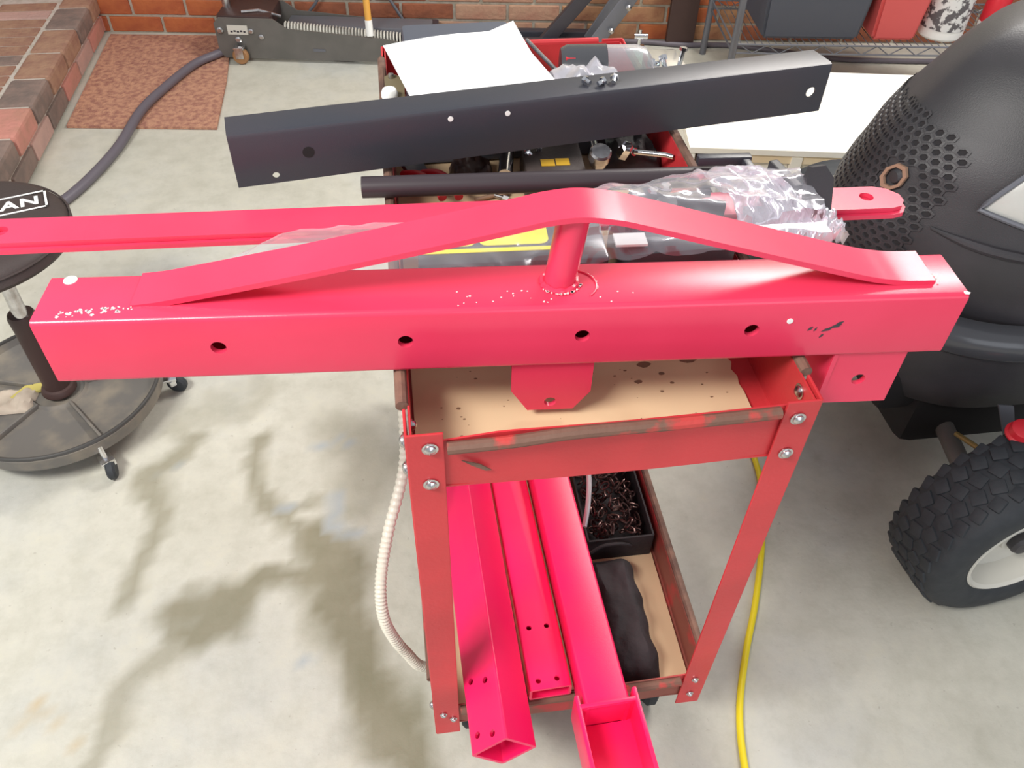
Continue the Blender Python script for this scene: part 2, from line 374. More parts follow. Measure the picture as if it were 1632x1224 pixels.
# slight outward lean of edges is left out: legs are plain angle irons
def tray(z0, z1, name, lipmat):
    """z0 bottom, z1 rim; returns nothing"""
    t = .0022
    m = MB()
    m.box((W / 2, LN / 2, z0 + t / 2), (W, LN, t))
    m.box((t, LN / 2, (z0 + z1) / 2), (t, LN, z1 - z0)); m.box((W - t, LN / 2, (z0 + z1) / 2), (t, LN, z1 - z0))
    m.box((W / 2, LN - t, (z0 + z1) / 2), (W, t, z1 - z0))
    # near wall: slightly bowed top edge
    n = 24; prev = None
    for i in range(n + 1):
        x = W * i / n; zt = z1 - .004 - .016 * (1 if x < .05 else 0) * 0 - (.012 * max(0, (.09 - x) / .09))
        y = .002 - .004 * math.sin(math.pi * i / n)
        q = [(x, y, z0), (x, y + t, z0), (x, y + t, zt), (x, y, zt)]
        if prev: m.hexa([prev[0], prev[1], prev[2], prev[3], q[0], q[1], q[2], q[3]])
        prev = q
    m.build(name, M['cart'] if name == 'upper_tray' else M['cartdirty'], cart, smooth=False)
    # rolled lips
    for side, path in (('near', [(.036, -.006, z1 - .015), (.10, -.009, z1 - .010), (.16, -.010, z1 - .004), (.26, -.010, z1 - .004), (.365, -.008, z1 - .004)]),
                       ('left', [(-.004, .04, z1), (-.004, LN - .04, z1)]), ('right', [(W + .004, .04, z1), (W + .004, LN - .04, z1)]), ('far', [(.04, LN + .003, z1), (W - .04, LN + .003, z1)])):
        b = MB(); P = smooth_path(path, 6); b.tube(P, .0065, 10)
        b.build('rolled_lip', (M['rust'] if side == 'near' else M['rustdark'] if side == 'right' or side == 'left' else M['cart']) if name == 'upper_tray' else (M['rust'] if side != 'right' else M['rustdark']), cart)
tray(.718, H, 'upper_tray', None); tray(.140, .208, 'lower_tray', None)
# legs
for (x, y, sx, sy) in ((0, 0, 1, 1), (W, 0, -1, 1), (0, LN, 1, -1), (W, LN, -1, -1)):
    b = MB(); t = .003; lw = .036
    b.box((x + sx * lw / 2 - sx * t, y - sy * t / 2 - sy * .001, (H + .115) / 2 + .002), (lw, t, H - .115 + .004), bev=.001)
    b.box((x - sx * t / 2 - sx * .001, y + sy * lw / 2 - sy * t, (H + .115) / 2 + .002), (t, lw, H - .115 + .004), bev=.001)
    b.build('leg', M['cart'], cart, smooth=False)
def screw(p, ax, parent, r=.0085):
    a = V(ax).normalized(); b = MB()
    b.lathe([(r * 1.15, 0), (r * 1.15, .0012), (r * .85, .0014), (r * .8, .003), (r * .5, .0048), (.0001, .0056)], V(p), a, 18); b.build('screw', M['steel'], parent)
for x, z in ((.0195, .785), (.018, .731), (W - .0175, .781), (W - .016, .727), (.010, .184), (.024, .166), (W - .016, .197), (W - .016, .150)): screw((x, -.0045, z), (0, -1, 0), cart, .0070 if z > .5 else .0048)
for y, z in ((.018, .774), (.02, .730), (.012, .185), (.02, .165)): screw((-.0045, y, z), (-1, 0, 0), cart, .008 if z > .5 else .0055)
screw((W - .0035, .028, .785), (-1, 0, 0), cart, .0075); screw((.0035, .028, .785), (1, 0, 0), cart, .006); screw((W - .0035, .028, .19), (-1, 0, 0), cart, .005)
for x, y in ((.05, .06), (W - .05, .06), (.05, LN - .06), (W - .05, LN - .06)):
    b = MB(); b.lathe([(.001, -.012), (.038, -.012), (.045, -.006), (.045, .006), (.038, .012), (.001, .012)], (x, y + .015, .045), (1, 0, 0), 24)
    wh = b.build('caster_wheel', M['rubber'], cart)
    b = MB(); b.box((x - .018, y + .008, .085), (.003, .035, .09)); b.box((x + .018, y + .008, .085), (.003, .035, .09)); b.box((x, y, .1335), (.06, .06, .006)); b.box((x, y, .128), (.039, .045, .004)); b.build('caster_fork', M['steel'], wh)
# stains on near apron: scratch
b = MB(); b.prism([(0, 0), (.018, -.008), (.030, -.019), (.024, -.019), (.010, -.009)], (.049, -.0028, .762), (1, 0, 0), (0, 0, 1), .0008); b.build('scratch', M['rustdark'], cart, smooth=False)
# cardboard liners
b = MB(); n = 40; prevv = None
pts = [(.008, .008), (.385, .006)]
edge = [(.384 - .006 * abs(math.sin(k * 1.7)) - .0004 * k, .006 + k * .012) for k in range(0, 20)]
poly = [(.006, .006)] + edge + [(.37, .40), (.372, LN - .01), (.006, LN - .01)]
b.prism(poly, (0, 0, .7215), (1, 0, 0), (0, 1, 0), .004); o = b.build('cardboard_liner', M['card'], smooth=False); tag(o, 'stained cardboard sheet lining the upper tray of the cart', 'cardboard')
b = MB(); b.prism([(.008, .008), (.396, .008), (.396, .30), (.385, .52), (.3, LN - .02), (.01, LN - .02)], (0, 0, .1435), (1, 0, 0), (0, 1, 0), .004); o2 = b.build('cardboard_liner', M['card'], smooth=False); tag(o2, 'clean cardboard sheet lining the lower tray of the cart', 'cardboard')
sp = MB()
for _ in range(46):
    x, y = random.uniform(.03, .36), random.uniform(.02, .17); r = random.uniform(.0005, .0019)
    sp.prism([(r * (1 + .3 * random.random()) * math.cos(a), r * .6 * math.sin(a)) for a in [k * math.pi / 4 for k in range(8)]], (x, y, .72565), (1, 0, 0), (0, 1, 0), .0002)
sp.prism([(.011 * math.cos(k * .628), .016 * math.sin(k * .628)) for k in range(10)], (.207, .043, .72565), (1, 0, 0), (0, 1, 0), .0002)  # dark oval stands in for a shadowed hole beside the tab, not oil
for bx, by, br in ((.262, .118, .0035), (.285, .100, .002), (.292, .128, .003), (.30, .112, .002), (.055, .10, .002), (.33, .15, .010), (.275, .145, .006)):
    sp.prism([(br * (1 + .5 * random.random()) * math.cos(k * .628), br * .7 * (1 + .5 * random.random()) * math.sin(k * .628)) for k in range(10)], (bx, by, .72562), (1, 0, 0), (0, 1, 0), .0002)
o3 = sp.build('oil_spot_and_shade', M['cardspot'], o, smooth=False); o3['kind'] = 'stuff'

# ================================================================== RED BEAM
BU = V((.99794, -.0641, 0)); BV = V((.0641, .99794, 0)); BZ = V((0, 0, 1)); B0 = V((-.333, .102, .8070))
def bp_(s_, t, z): return B0 + BU * s_ + BV * t + BZ * z
BL, BH, BD = .8915, .078, .070
beam = thing('hitch_beam', bp_(BL / 2, BD / 2, 0), 'long glossy red square steel beam with arched strap lying across the cart', 'steel beam')
m = MB(); box_tube(m, bp_(0, BD / 2, BH / 2), bp_(BL, BD / 2, BH / 2), BV, BZ, BD, BH, .006, .0055)
c = MB()
for s_ in (.161, .3385, .511, .681): cyl_cut(c, bp_(s_, 0, .0405), BV, .0075, .04)
m.build('square_tube', M['beam'], beam, cuts=c)
# arched strap
st = [(.086, -.0052), (.10, -.004), (.13, .001), (.27, .0300), (.385, .0562), (.448, .0712), (.474, .0775), (.503, .0808), (.532, .0777), (.560, .0710), (.67, .0395), (.78, .0085), (.815, .001), (.835, -.0012), (.862, -.0015)]
P = smooth_path([(a, 0, z) for a, z in st], 5); path = []; fr = []
for i, p in enumerate(P):
    d = (P[min(i + 1, len(P) - 1)] - P[max(i - 1, 0)]).normalized(); up = V((-d.z, 0, d.x))
    k = (p.x - .09) / .78; path.append(bp_(p.x, .044 - .002 * k, BH + .001 + p.z)); fr.append((BV, BU * up.x + BZ * up.z))
b = MB(); b.sweep([(-.0245, 0), (.0245, 0), (.0245, .0058), (-.0245, .0058)], path, fr); b.build('arched_strap', M['beam'], beam)
pb = V((.152, .1135 + .003, 0)); s_post = .486; t_post = .039
b = MB(); b.tube([bp_(s_post + .004, t_post, BH - .001), bp_(s_post + .014, t_post, BH + .0805)], .0155, 28); b.build('post', M['beam'], beam)
b = MB(); b.torus(bp_(s_post + .004, t_post, BH + .001), BZ, .0165, .0035, 40, 8, jit=.3); b.build('weld_bead', M['beam'], beam)
b = MB(); b.tube([bp_(.863 + .001 * math.sin(k), .021 + k * .0033, BH + .0008) for k in range(15)], .003, 8, rs=[.0018 + .0008 * random.random() for _ in range(15)]); b.build('weld_bead', M['beam'], beam)
# arc scar beside the post
b = MB(); b.tube([bp_(s_post + .014 + .026 * math.sin(a), t_post - .006 + .024 * math.cos(a), BH + .0004) for a in [k * .2 - .2 for k in range(14)]], .0011, 6); b.build('scar_ring', M['beam'], beam)
ch = MB()
def flake(s_, t, r=.0012, z=BH + .0001, face='top'):
    n = random.randint(4, 6); poly = [(r * random.uniform(.5, 1.3) * math.cos(2 * math.pi * k / n), r * random.uniform(.5, 1.3) * math.sin(2 * math.pi * k / n)) for k in range(n)]
    if face == 'top': ch.prism(poly, bp_(s_, t, z), BU, BV, .0004)
    else: ch.prism(poly, bp_(s_, -.0001, z), BU, BZ, .0004)
for _ in range(46):
    s_ = random.uniform(.02, .088); flake(s_, .006 + .009 * random.random() + (s_ - .02) * .09, random.uniform(.0007, .0021))
for _ in range(26):
    a = random.uniform(-2.6, -.3); flake(s_post + .004 + .0215 * math.cos(a), t_post + .0215 * math.sin(a), random.uniform(.0007, .0018), BH + .0015)
for _ in range(22):
    a = random.uniform(-.1, 1.1) * 1.7; flake(s_post + .014 + .027 * math.sin(a), t_post - .006 + .025 * math.cos(a), random.uniform(.0006, .0014))
for _ in range(22): flake(random.uniform(.38, .56), random.uniform(.006, .03), random.uniform(.0005, .0012))
for _ in range(12): flake(.864 + random.uniform(0, .005), .02 + random.random() * .012, random.uniform(.0006, .0015), BH + .003)
flake(.118, .034, .002); flake(.889, .003, .0035)
o = ch.build('paint_chip', M['chip'], beam, smooth=False); o['kind'] = 'stuff'
b = MB(); b.lathe([(.0065, 0), (.0065, .0006), (.0001, .0007)], bp_(.019, .062, BH), BZ, 20); b.build('white_dot', M['white'], beam)
b = MB(); b.lathe([(.0032, 0), (.0032, .0006), (.0001, .0007)], bp_(.717, 0, .0515), -BV, 16); b.build('white_dot', M['white'], beam)
b = MB()
for s_, z, L in ((.738, .038, .004), (.745, .037, .002), (.753, .036, .008), (.759, .040, .01), (.765, .044, .006), (.753, .028, .003)):
    b.prism([(0, 0), (L, .0015), (L * 1.3, .005), (L * .5, .004)], bp_(s_, .0, z), BU, BZ, .0004)
b.build('black_scuff', M['black'], beam, smooth=False)
# hanging tabs
def plate(name, poly, o, ux, uy, th, mt, parent, holes=(), ax=None):
    m = MB(); m.prism(poly, o, ux, uy, th); c = None
    if holes:
        c = MB(); nz_ = V(ux).cross(V(uy)).normalized()
        for a, b_, r in holes: cyl_cut(c, V(o) + V(ux) * a + V(uy) * b_ + nz_ * th / 2, nz_, r, abs(th) * 4)
    return m.build(name, mt, parent, smooth=True, cuts=c)
plate('hanging_tab', [(.443, .004), (.443, -.040), (.461, -.070), (.510, -.070), (.5275, -.044), (.5275, .004)], bp_(0, .006, 0), BU, BZ, -.006, M['beam'], beam, holes=[(.485, -.058, .0065)])
plate('hanging_tab', [(.779, .002), (.779, -.074), (.859, -.074), (.859, .002)], bp_(0, .004, 0), BU, BZ, -.006, M['beam'], beam, holes=[(.818, -.039, .0075)])
m = MB(); m.box(bp_(.782, .034, -.033), (.005, .062, .066), Rz(math.atan2(BU.y, BU.x))); m.build('side_gusset', M['beam'], beam, smooth=False)

# ================================================================== FLAT RED BARS
bars = thing('flat_bar', (.1, .365, .81), 'upper of the two long red flat bars with end holes behind the beam', 'steel bar')
def flatbar(parent, z, dx=0, dy=0):
    a0, a1 = V((-.56 + dx, .359 + dy, z)), V((.643 + dx, .3165 + dy, z)); u = (a1 - a0).normalized(); v = V((-u.y, u.x, 0)); L = (a1 - a0).length; w_ = .05
    poly = [(0, -w_ / 2), (L - .022, -w_ / 2), (L - .008, -w_ / 2 + .004), (L, -w_ / 2 + .016), (L, w_ / 2 - .020), (L - .012, w_ / 2 - .006), (L - .028, w_ / 2), (0, w_ / 2)]
    plate('bar', poly, a0, u, v, .006, M['beam'], parent, holes=[(L - .045, .002, .009), (.106 , 0, .009)])
flatbar(bars, .8135)
bars2 = thing('flat_bar', (.1, .362, .80), 'lower of the two long red flat bars, only its edge showing', 'steel bar')
flatbar(bars2, .8070, .002, -.005)

# ================================================================== BLACK TUBE
rod = thing('black_tube', (.2, .41, .81), 'slim black steel tube lying on the cart in front of the black angle', 'tube')
m = MB(); ra = .0135; A, B = V((-.037, .405, .8205)), V((.445, .384, .8205))
m.lathe([(ra, 0), (ra, (B - A).length), (ra - .002, (B - A).length), (ra - .002, 0)], A, B - A, 28, close=True); c = MB(); cyl_cut(c, B - (B - A).normalized() * .004, (0, 0, 1), .006, .05); m.build('tube_body', M['blackrod'], rod, cuts=c)

# ================================================================== BLACK ANGLE / CHANNEL
A, B = V((-.192, .431, .8135)), V((.635, .559, .8135)); cu = (B - A).normalized(); cv = V((-cu.y, cu.x, 0)); CLn = (B - A).length
chan = thing('angle_channel', (A + B) / 2, 'long black folded steel channel with punched holes lying across the back of the cart', 'steel channel')
m = MB()
prof = [(0, 0), (0, .066), (.0015, .0705), (.006, .072), (.052, .070), (.052, .067), (.006, .069), (.0035, .067), (.003, .062), (.003, 0)]
m.sweep(prof, [A, B], [(cv, V((0, 0, 1)))] * 2)
c = MB()
for x, z, r in ((-.144, .824, .0045), (.612, .845, .0075)):
    s_ = (V((x, 0, 0)) - V((A.x, 0, 0))).x / cu.x; cyl_cut(c, A + cu * s_ + V((0, 0, z - .8135)), cv, r, .03)
m.build('folded_sheet', M['black'], chan, cuts=c)
for x, z in ((.082, .872), (.158, .870)):
    b = MB(); b.lathe([(.0036, 0), (.0036, .0007), (.0001, .0008)], A + cu * ((x - A.x) / cu.x) + V((0, 0, z - .8135)), -cv, 16); b.build('white_dot', M['white'], chan)  # white discs painted for the bright background showing through two uncut holes
b = MB(); b.lathe([(.0075, 0), (.0075, .0004), (.0001, .0005)], A + cu * ((-.1 - A.x) / cu.x) + V((0, 0, .037)), -cv, 20); b.build('dark_hole_disc', M['mowdark'], chan)  # flat dark disc painted in place of the shade inside an uncut hole

# ================================================================== LONG RED TUBES ON THE LOWER TRAY
# diamond-turned tube at the left
t1 = thing('square_tube', (.08, .3, .25), 'red square tube turned on its corner, leftmost on the lower tray', 'steel tube', None)
ax = V((.081 - .090, .331 + .095, 0)).normalized(); rt = V((ax.y, -ax.x, 0)); a45 = math.radians(43)
xd = rt * math.cos(a45) + BZ * math.sin(a45); yd = -rt * math.sin(a45) + BZ * math.cos(a45)
c0 = V((.0870, -.096, .259)); m = MB(); box_tube(m, c0, c0 + ax * .88, xd, yd, .0635, .0635, .005, .004)
c = MB()
for (s_, q) in ((.082, .010), (.0905, -.016), (.008, .010), (.0155, -.016)):
    # holes in upper left face (normal = yd)
    cyl_cut(c, c0 + ax * (s_ + .006) + yd * .0317 + xd * q, yd, .0045, .03)
cyl_cut(c, c0 + ax * .03 - xd * .0317, xd, .006, .03)
m.build('tube_body', M['tube'], t1, cuts=c)
t2 = thing('steel_channel', (.16, .35, .22), 'flat red steel channel with four small bolt holes, middle one on the lower tray', 'steel channel')
c0 = V((.1635, -.004, .1865)); ax = V((-.0115, .41, 0)).normalized(); xd = V((ax.y, -ax.x, 0)); zt = .1800
m = MB(); ce = V((.1655, -.012, .2308))
box_tube(m, ce, ce + ax * .82, xd, BZ, .062, .030, .004, .004)
c = MB()
for x, y in ((.149, .0005), (.1765, .0015), (.148, .0845), (.175, .0850)): cyl_cut(c, V((x, y, .2445)), BZ, .0040, .014)
m.build('tube_body', M['tube'], t2, cuts=c)
t3 = thing('square_tube', (.23, .3, .25), 'red square tube ending in an open fork, rightmost on the lower tray', 'steel tube')
ax = V((-.012, .41, 0)).normalized(); xd = V((ax.y, -ax.x, 0)); c0 = V((.235, -.062, .2485))
m = MB(); box_tube(m, c0, c0 + ax * .86, xd, BZ, .0635, .0635, .005, .005); m.build('tube_body', M['tube'], t3)
m = MB(); q0 = c0 + ax * .0
Rf = Rz(math.atan2(xd.y, xd.x))
fw = .082
m.box(q0 - ax * .06 + xd * (fw / 2) + BZ * .0, (.0065, .16, .070), Rf, bev=.002); m.box(q0 - ax * .06 - xd * (fw / 2) + BZ * 0, (.0065, .16, .070), Rf, bev=.002)
m.box(q0 + ax * .004 + BZ * .0, (fw, .0065, .070), Rf, bev=.002); m.box(q0 - ax * .035 - BZ * .030, (fw, .082, .0065), Rf, bev=.001)
m.build('fork_end', M['tube'], t3)

# ================================================================== LOWER TRAY CONTENTS
ob = thing('cloth_bag', (.315, .12, .148), 'limp black cloth bag lying beside the forked red tube on the lower tray', 'bag')
m = MB(); nx, ny = 18, 34
def blob(m, x0, x1, y0, y1, zb, h, seed, pinch=.5, mi=0, amp=.012):
    g = []
    for j in range(ny + 1):
        row = []
        for i in range(nx + 1):
            u, v = i / nx, j / ny; e = (1 - abs(2 * u - 1) ** 4) * (1 - abs(2 * v - 1) ** 6); e = max(e, 0) ** .5
            x = x0 + (x1 - x0) * u; y = y0 + (y1 - y0) * v
            x += .006 * noise.noise(V((y * 30, seed, 0))) ; z = zb + e * (h + amp * noise.noise(V((x * 38, y * 22, seed))) + amp * .6 * noise.noise(V((x * 90, y * 40, seed + 3))))
            row.append(V((x, y, z)))
        g.append(row)
    n0 = len(g[0]); vs = [p for r in g for p in r]; vs2 = [V((p.x, p.y, zb)) for p in vs]; N = len(vs); fs = []
    for j in range(ny):
        for i in range(nx):
            a = j * n0 + i; fs.append((a, a + 1, a + 1 + n0, a + n0)); fs.append((N + a + n0, N + a + 1 + n0, N + a + 1, N + a))
    m._add(vs + vs2, fs, mi)
blob(m, .270, .352, .012, .235, .1480, .052, 2, amp=.007); m.build('bag_body', M['bagcloth'], ob)
m = MB(); m.tube(smooth_path([(.278, .232, .20), (.30, .238, .208), (.33, .240, .206), (.352, .245, .19)], 6), .003, 8); m.build('bag_seam', M['bagcloth'], ob)
cb = thing('chain_tub', (.33, .33, .148), 'open black tub holding the heap of chain on the lower tray', 'tub')
m = MB()
x0, x1, y0, y1 = .278, .392, .252, .46
t = .003
m.box(((x0 + x1) / 2, (y0 + y1) / 2, .1495), (x1 - x0, y1 - y0, t)); m.box((x0, (y0 + y1) / 2, .1765), (t, y1 - y0, .057)); m.box((x1, (y0 + y1) / 2, .1765), (t, y1 - y0, .057)); m.box(((x0 + x1) / 2, y0, .1765), (x1 - x0, t, .057)); m.box(((x0 + x1) / 2, y1, .1765), (x1 - x0, t, .057))
m.build('tub_body', M['bagcloth'], cb, smooth=False)
m = MB(); rc = random.Random(5)
for k in range(150):
    x, y = rc.uniform(.292, .378), rc.uniform(.265, .445); h = .165 + .05 * (1 - ((x - .335) / .05) ** 2 * .5) * rc.uniform(.5, 1)
    ax_ = V((rc.uniform(-1, 1), rc.uniform(-1, 1), rc.uniform(-.2, 1))).normalized(); e = ax_.orthogonal().normalized(); e2 = ax_.cross(e); q = rc.uniform(0, 6)
    d1 = e * math.cos(q) + e2 * math.sin(q); d2 = ax_.cross(d1)
    pts = [V((x, y, h)) + d1 * (.010 * math.cos(a)) + d2 * (.0055 * math.sin(a)) for a in [i * math.pi / 5 for i in range(11)]]
    m.tube(pts, .0016, 5, cap=False)
o = m.build('chain', M['chain']); tag(o, 'heap of dark steel chain in the black tub on the lower tray', 'chain')
m = MB(); m.tube(smooth_path([(.270, .262, .235), (.283, .30, .25), (.296, .36, .25), (.300, .43, .235), (.298, .5, .20)], 8), .0045, 10)
o = m.build('clear_tubing', M['hoseclear']); tag(o, 'thin clear tube arching over the chain beside the forked red tube', 'tubing')

# ================================================================== HOSES, CORDS
def cable(name, pts, r, mt, label, cat, rib=0):
    P = smooth_path(pts, 14 if not rib else 24); rs = None
    if rib:
        P = smooth_path(pts, 40); rs = [r * (1 + .10 * math.sin(i * 1.55)) for i in range(len(P))]
    m = MB(); m.tube(P, r, 12, rs=rs); o = m.build(name, mt); tag(o, label, cat); return o
cable('extension_cord', [(.86, 1.1, .006), (.79, .8, .006), (.735, .60, .006), (.720, .50, .006), (.700, .43, .006), (.662, .326, .006), (.606, .207, .006), (.555, .113, .006), (.510, .015, .006), (.487, -.079, .006), (.475, -.2, .006), (.48, -.5, .006)], .0062, M['yellow'], 'yellow extension cord running across the floor right of the cart', 'cord')
cable('drain_hose', [(-.012, .52, .40), (-.014, .40, .42), (-.020, .31, .38), (-.050, .22, .34), (-.066, .155, .31), (-.068, .125, .26), (-.058, .12, .20), (-.040, .12, .14), (-.018, .12, .09), (.03, .14, .055), (.09, .20, .012)], .0085, M['hosepale'], 'ribbed off-white hose looping down the left side of the cart', 'hose', rib=1)
cable('air_hose', [(-.56, 2.85, .0255), (-.60, 2.77, .0255), (-.638, 2.70, .0255), (-.719, 2.608, .0255), (-.801, 2.412, .0255), (-.849, 2.253, .0255), (-.881, 2.044, .017), (-.923, 1.876, .016), (-.975, 1.74, .016), (-1.06, 1.6, .016), (-1.2, 1.45, .016), (-1.5, 1.2, .016)], .0155, M['hosegrey'], 'thick dark grey hose curving across the brown rug behind the stool', 'hose')
cable('power_cable', [(.90, 2.72, .01), (1.05, 2.69, .01), (1.18, 2.655, .01), (1.364, 2.635, .01), (1.55, 2.56, .01), (1.744, 2.476, .01), (1.95, 2.44, .01), (2.25, 2.41, .01), (2.7, 2.40, .01)], .010, M['hosegrey'], 'dark cable running along the floor in front of the back wall', 'cable')

# rug
m = MB(); m.prism([(-1.085, 2.207), (-.591, 2.147), (-.595, 2.50), (-.617, 2.90), (-1.088, 2.955)], (0, 0, .001), (1, 0, 0), (0, 1, 0), .008)
o = m.build('carpet_offcut', M['rug'], smooth=False); tag(o, 'square reddish brown carpet piece beside the brick step', 'rug')

# ================================================================== STOOL
SX, SY = -.785, .862
st_ = thing('mechanic_stool', (SX, SY, 0), 'round black padded rolling stool with tool tray base, left of the cart', 'stool')
m = MB(); m.lathe([(.0001, .508), (.12, .507), (.150, .504), (.166, .497), (.175, .485), (.178, .470), (.173, .462), (.160, .453), (.13, .447), (.10, .445), (.0001, .444)], (SX, SY, 0), seg=56); seat = m.build('seat', M['seat'], st_)
m = MB(); m.torus((SX, SY, .487), BZ, .1765, .0022, 56, 6); m.build('piping', M['seat'], seat)
m = MB(); m.tube([(SX + .03, SY - .01, .45), (SX + .025, SY - .012, .25)], .0135, 20); m.build('chrome_shaft', M['steel'], st_)
m = MB(); m.lathe([(.0001, .30), (.024, .30), (.027, .292), (.026, .26), (.0265, .10), (.032, .098), (.036, .09), (.036, .085), (.0001, .085)], (SX + .022, SY - .004, 0), seg=28); m.build('sleeve', M['sleeve'], st_)
BX, BY = -.768, .862
m = MB(); R_ = .213
m.lathe([(.0001, .075), (.05, .075), (.055, .082), (.06, .075), (.19, .072), (.203, .079), (.209, .094), (R_, .096), (R_ + .004, .09), (R_, .06), (.20, .05), (.0001, .05)], (BX, BY, 0), seg=64); m.build('tool_tray', M['tray'], st_)
m = MB(); m.torus((BX, BY, .095), BZ, R_, .0045, 64, 8); m.build('tray_rim', M['traydark'], st_)
m = MB()
for a in (20, 92, 164, 236, 308):
    q = math.radians(a); d = V((math.cos(q), math.sin(q), 0)); m.box(V((BX, BY, .079)) + d * .125, (.14, .006, .012), Rz(q), bev=.002)
m.build('divider_ribs', M['tray'], st_)
for a in (-56, 12, 84, 156, 228):
    q = math.radians(a); d = V((math.cos(q), math.sin(q), 0)); tt = V((-d.y, d.x, 0)); p = V((BX, BY, 0)) + d * .222
    m = MB(); m.lathe([(.0001, -.009), (.018, -.009), (.0225, -.005), (.0225, .005), (.018, .009), (.0001, .009)], p + V((0, 0, .0225)) + d * .012, tt + d * .4, 24); cw = m.build('caster_wheel', M['rubber'], st_)
    m = MB(); m.box(p + V((0, 0, .045)), (.03, .028, .006), Rz(q), bev=.002); m.tube([p + V((0, 0, .045)), p + V((0, 0, .075)) - d * .01], .005, 10); m.box(p + V((0, 0, .033)) + d * .004, (.02, .024, .016), Rz(q + .4), bev=.003); m.build('caster_fork', M['chrome'], cw)
# lettering on the seat
def text_mesh(txt, size, origin, ux, uy, mt, name, parent, off=.0, shear=0, xs=1.0):
    cu_ = bpy.data.curves.new('t', 'FONT'); cu_.body = txt; cu_.size = size; cu_.extrude = .0004; cu_.offset = off; cu_.shear = shear; cu_.align_x = 'RIGHT'; cu_.space_character = 1.12
    to = bpy.data.objects.new('t', cu_); COL.objects.link(to); bpy.context.view_layer.update(); me = bpy.data.meshes.new_from_object(to.evaluated_get(bpy.context.evaluated_depsgraph_get())); bpy.data.objects.remove(to)
    b = MB(); ux, uy = V(ux), V(uy); nz_ = ux.cross(uy); b._add([V(origin) + ux * v.co.x * xs + uy * v.co.y + nz_ * v.co.z for v in me.vertices], [tuple(p.vertices) for p in me.polygons]); return b.build(name, mt, parent, smooth=False)
tu = V((.087, .029, 0)).normalized(); tv = V((-tu.y, tu.x, 0)); te = V((-.657, .938, .5076))
text_mesh('CRAFTSMAN', .040, te - tu * .013 - tv * .0135 + V((0, 0, .0002)), tu, tv, M['white'], 'seat_lettering', seat, .0011, 0, 1.12)
fm = MB(); hw = .0305; LL = .235; q = te + V((0, 0, 0))
for a, b_, c_, d_ in ((-LL, -hw, 0, -hw + .004), (-LL, hw - .004, 0, hw), (-.004, -hw, 0, hw), (-LL, -hw, -LL + .004, hw)): fm.prism([(a, b_), (c_, b_), (c_, d_), (a, d_)], q, tu, tv, .0007)
fm.build('seat_lettering_frame', M['white'], seat, smooth=False)
# bits lying in the stool tray
m = MB(); blob(m, -.90, -.81, .80, .87, .076, .012, 9); o = m.build('rag', mat('pale_rag', (.5, .42, .34), .9)); tag(o, 'small crumpled pale rag in the tray of the stool', 'rag')
m = MB(); m.prism([(-.865, .835), (-.80, .86), (-.79, .885), (-.84, .875)], (0, 0, .079), (1, 0, 0), (0, 1, 0), .006); o = m.build('yellow_wrapper', mat('yellow_card', (.5, .42, .12), .6)); tag(o, 'small yellow packet in the stool tray beside the post', 'packet')

exec_parts = []
# ================================================================== PLASTIC BAG AND WHAT IT HOLDS
wb = thing('winch_assembly', (.2, .25, .80), 'black boxed steel assembly with yellow labels inside the clear plastic bag', 'winch')
m = MB(); m.box((.130, .243, .7900), (.21, .085, .109), Rz(-.04), bev=.004); m.build('box_body', M['mowgloss'], wb)
tl = Matrix.Rotation(-.04, 3, 'Z')
m = MB()
lc = V((.085, .252, .8448))
for cx in (-.034, .048): m.prism([(a + cx, b_) for a, b_ in rrect(.078, .040, .009)], lc, tl @ V((1, 0, 0)), tl @ V((0, 1, 0)), .0008)
m.prism([(-.085, -.032), (.094, -.032), (.094, -.025), (-.085, -.025)], lc, tl @ V((1, 0, 0)), tl @ V((0, 1, 0)), .0008); m.build('yellow_label', M['label'], wb, smooth=False)
m = MB(); m.box((.320, .250, .804), (.13, .09, .106), Rz(.05), bev=.012); m.lathe([(.0001, 0), (.035, 0), (.04, .006), (.04, .03), (.03, .045), (.0001, .045)], (.30, .280, .83), seg=24); m.b.transform(Matrix.Translation((0, 0, -.016))); m.build('motor_housing', M['mowgloss'], wb)
m = MB(); m.box((.285, .258, .842), (.05, .008, .03), Rz(.6), bev=.002); m.box((.36, .28, .846), (.06, .01, .02), Rz(-.3), bev=.002); m.tube([(.25, .30, .846), (.38, .305, .848)], .005, 10); m.build('black_brackets', M['black'], wb, smooth=False)
m = MB(); m.box((.262, .222, .8475), (.036, .022, .003), Rz(-.05)); m.build('white_label', M['white'], wb, smooth=False)
for x, y, z in ((.305, .292, .862), (.282, .285, .862), (.322, .300, .862)):
    m = MB(); m.lathe([(.0001, .009), (.006, .009), (.0075, .006), (.0075, 0), (.0001, 0)], (x, y, z - .004), seg=6); m.build('bolt_head', M['chrome'], wb, smooth=False)
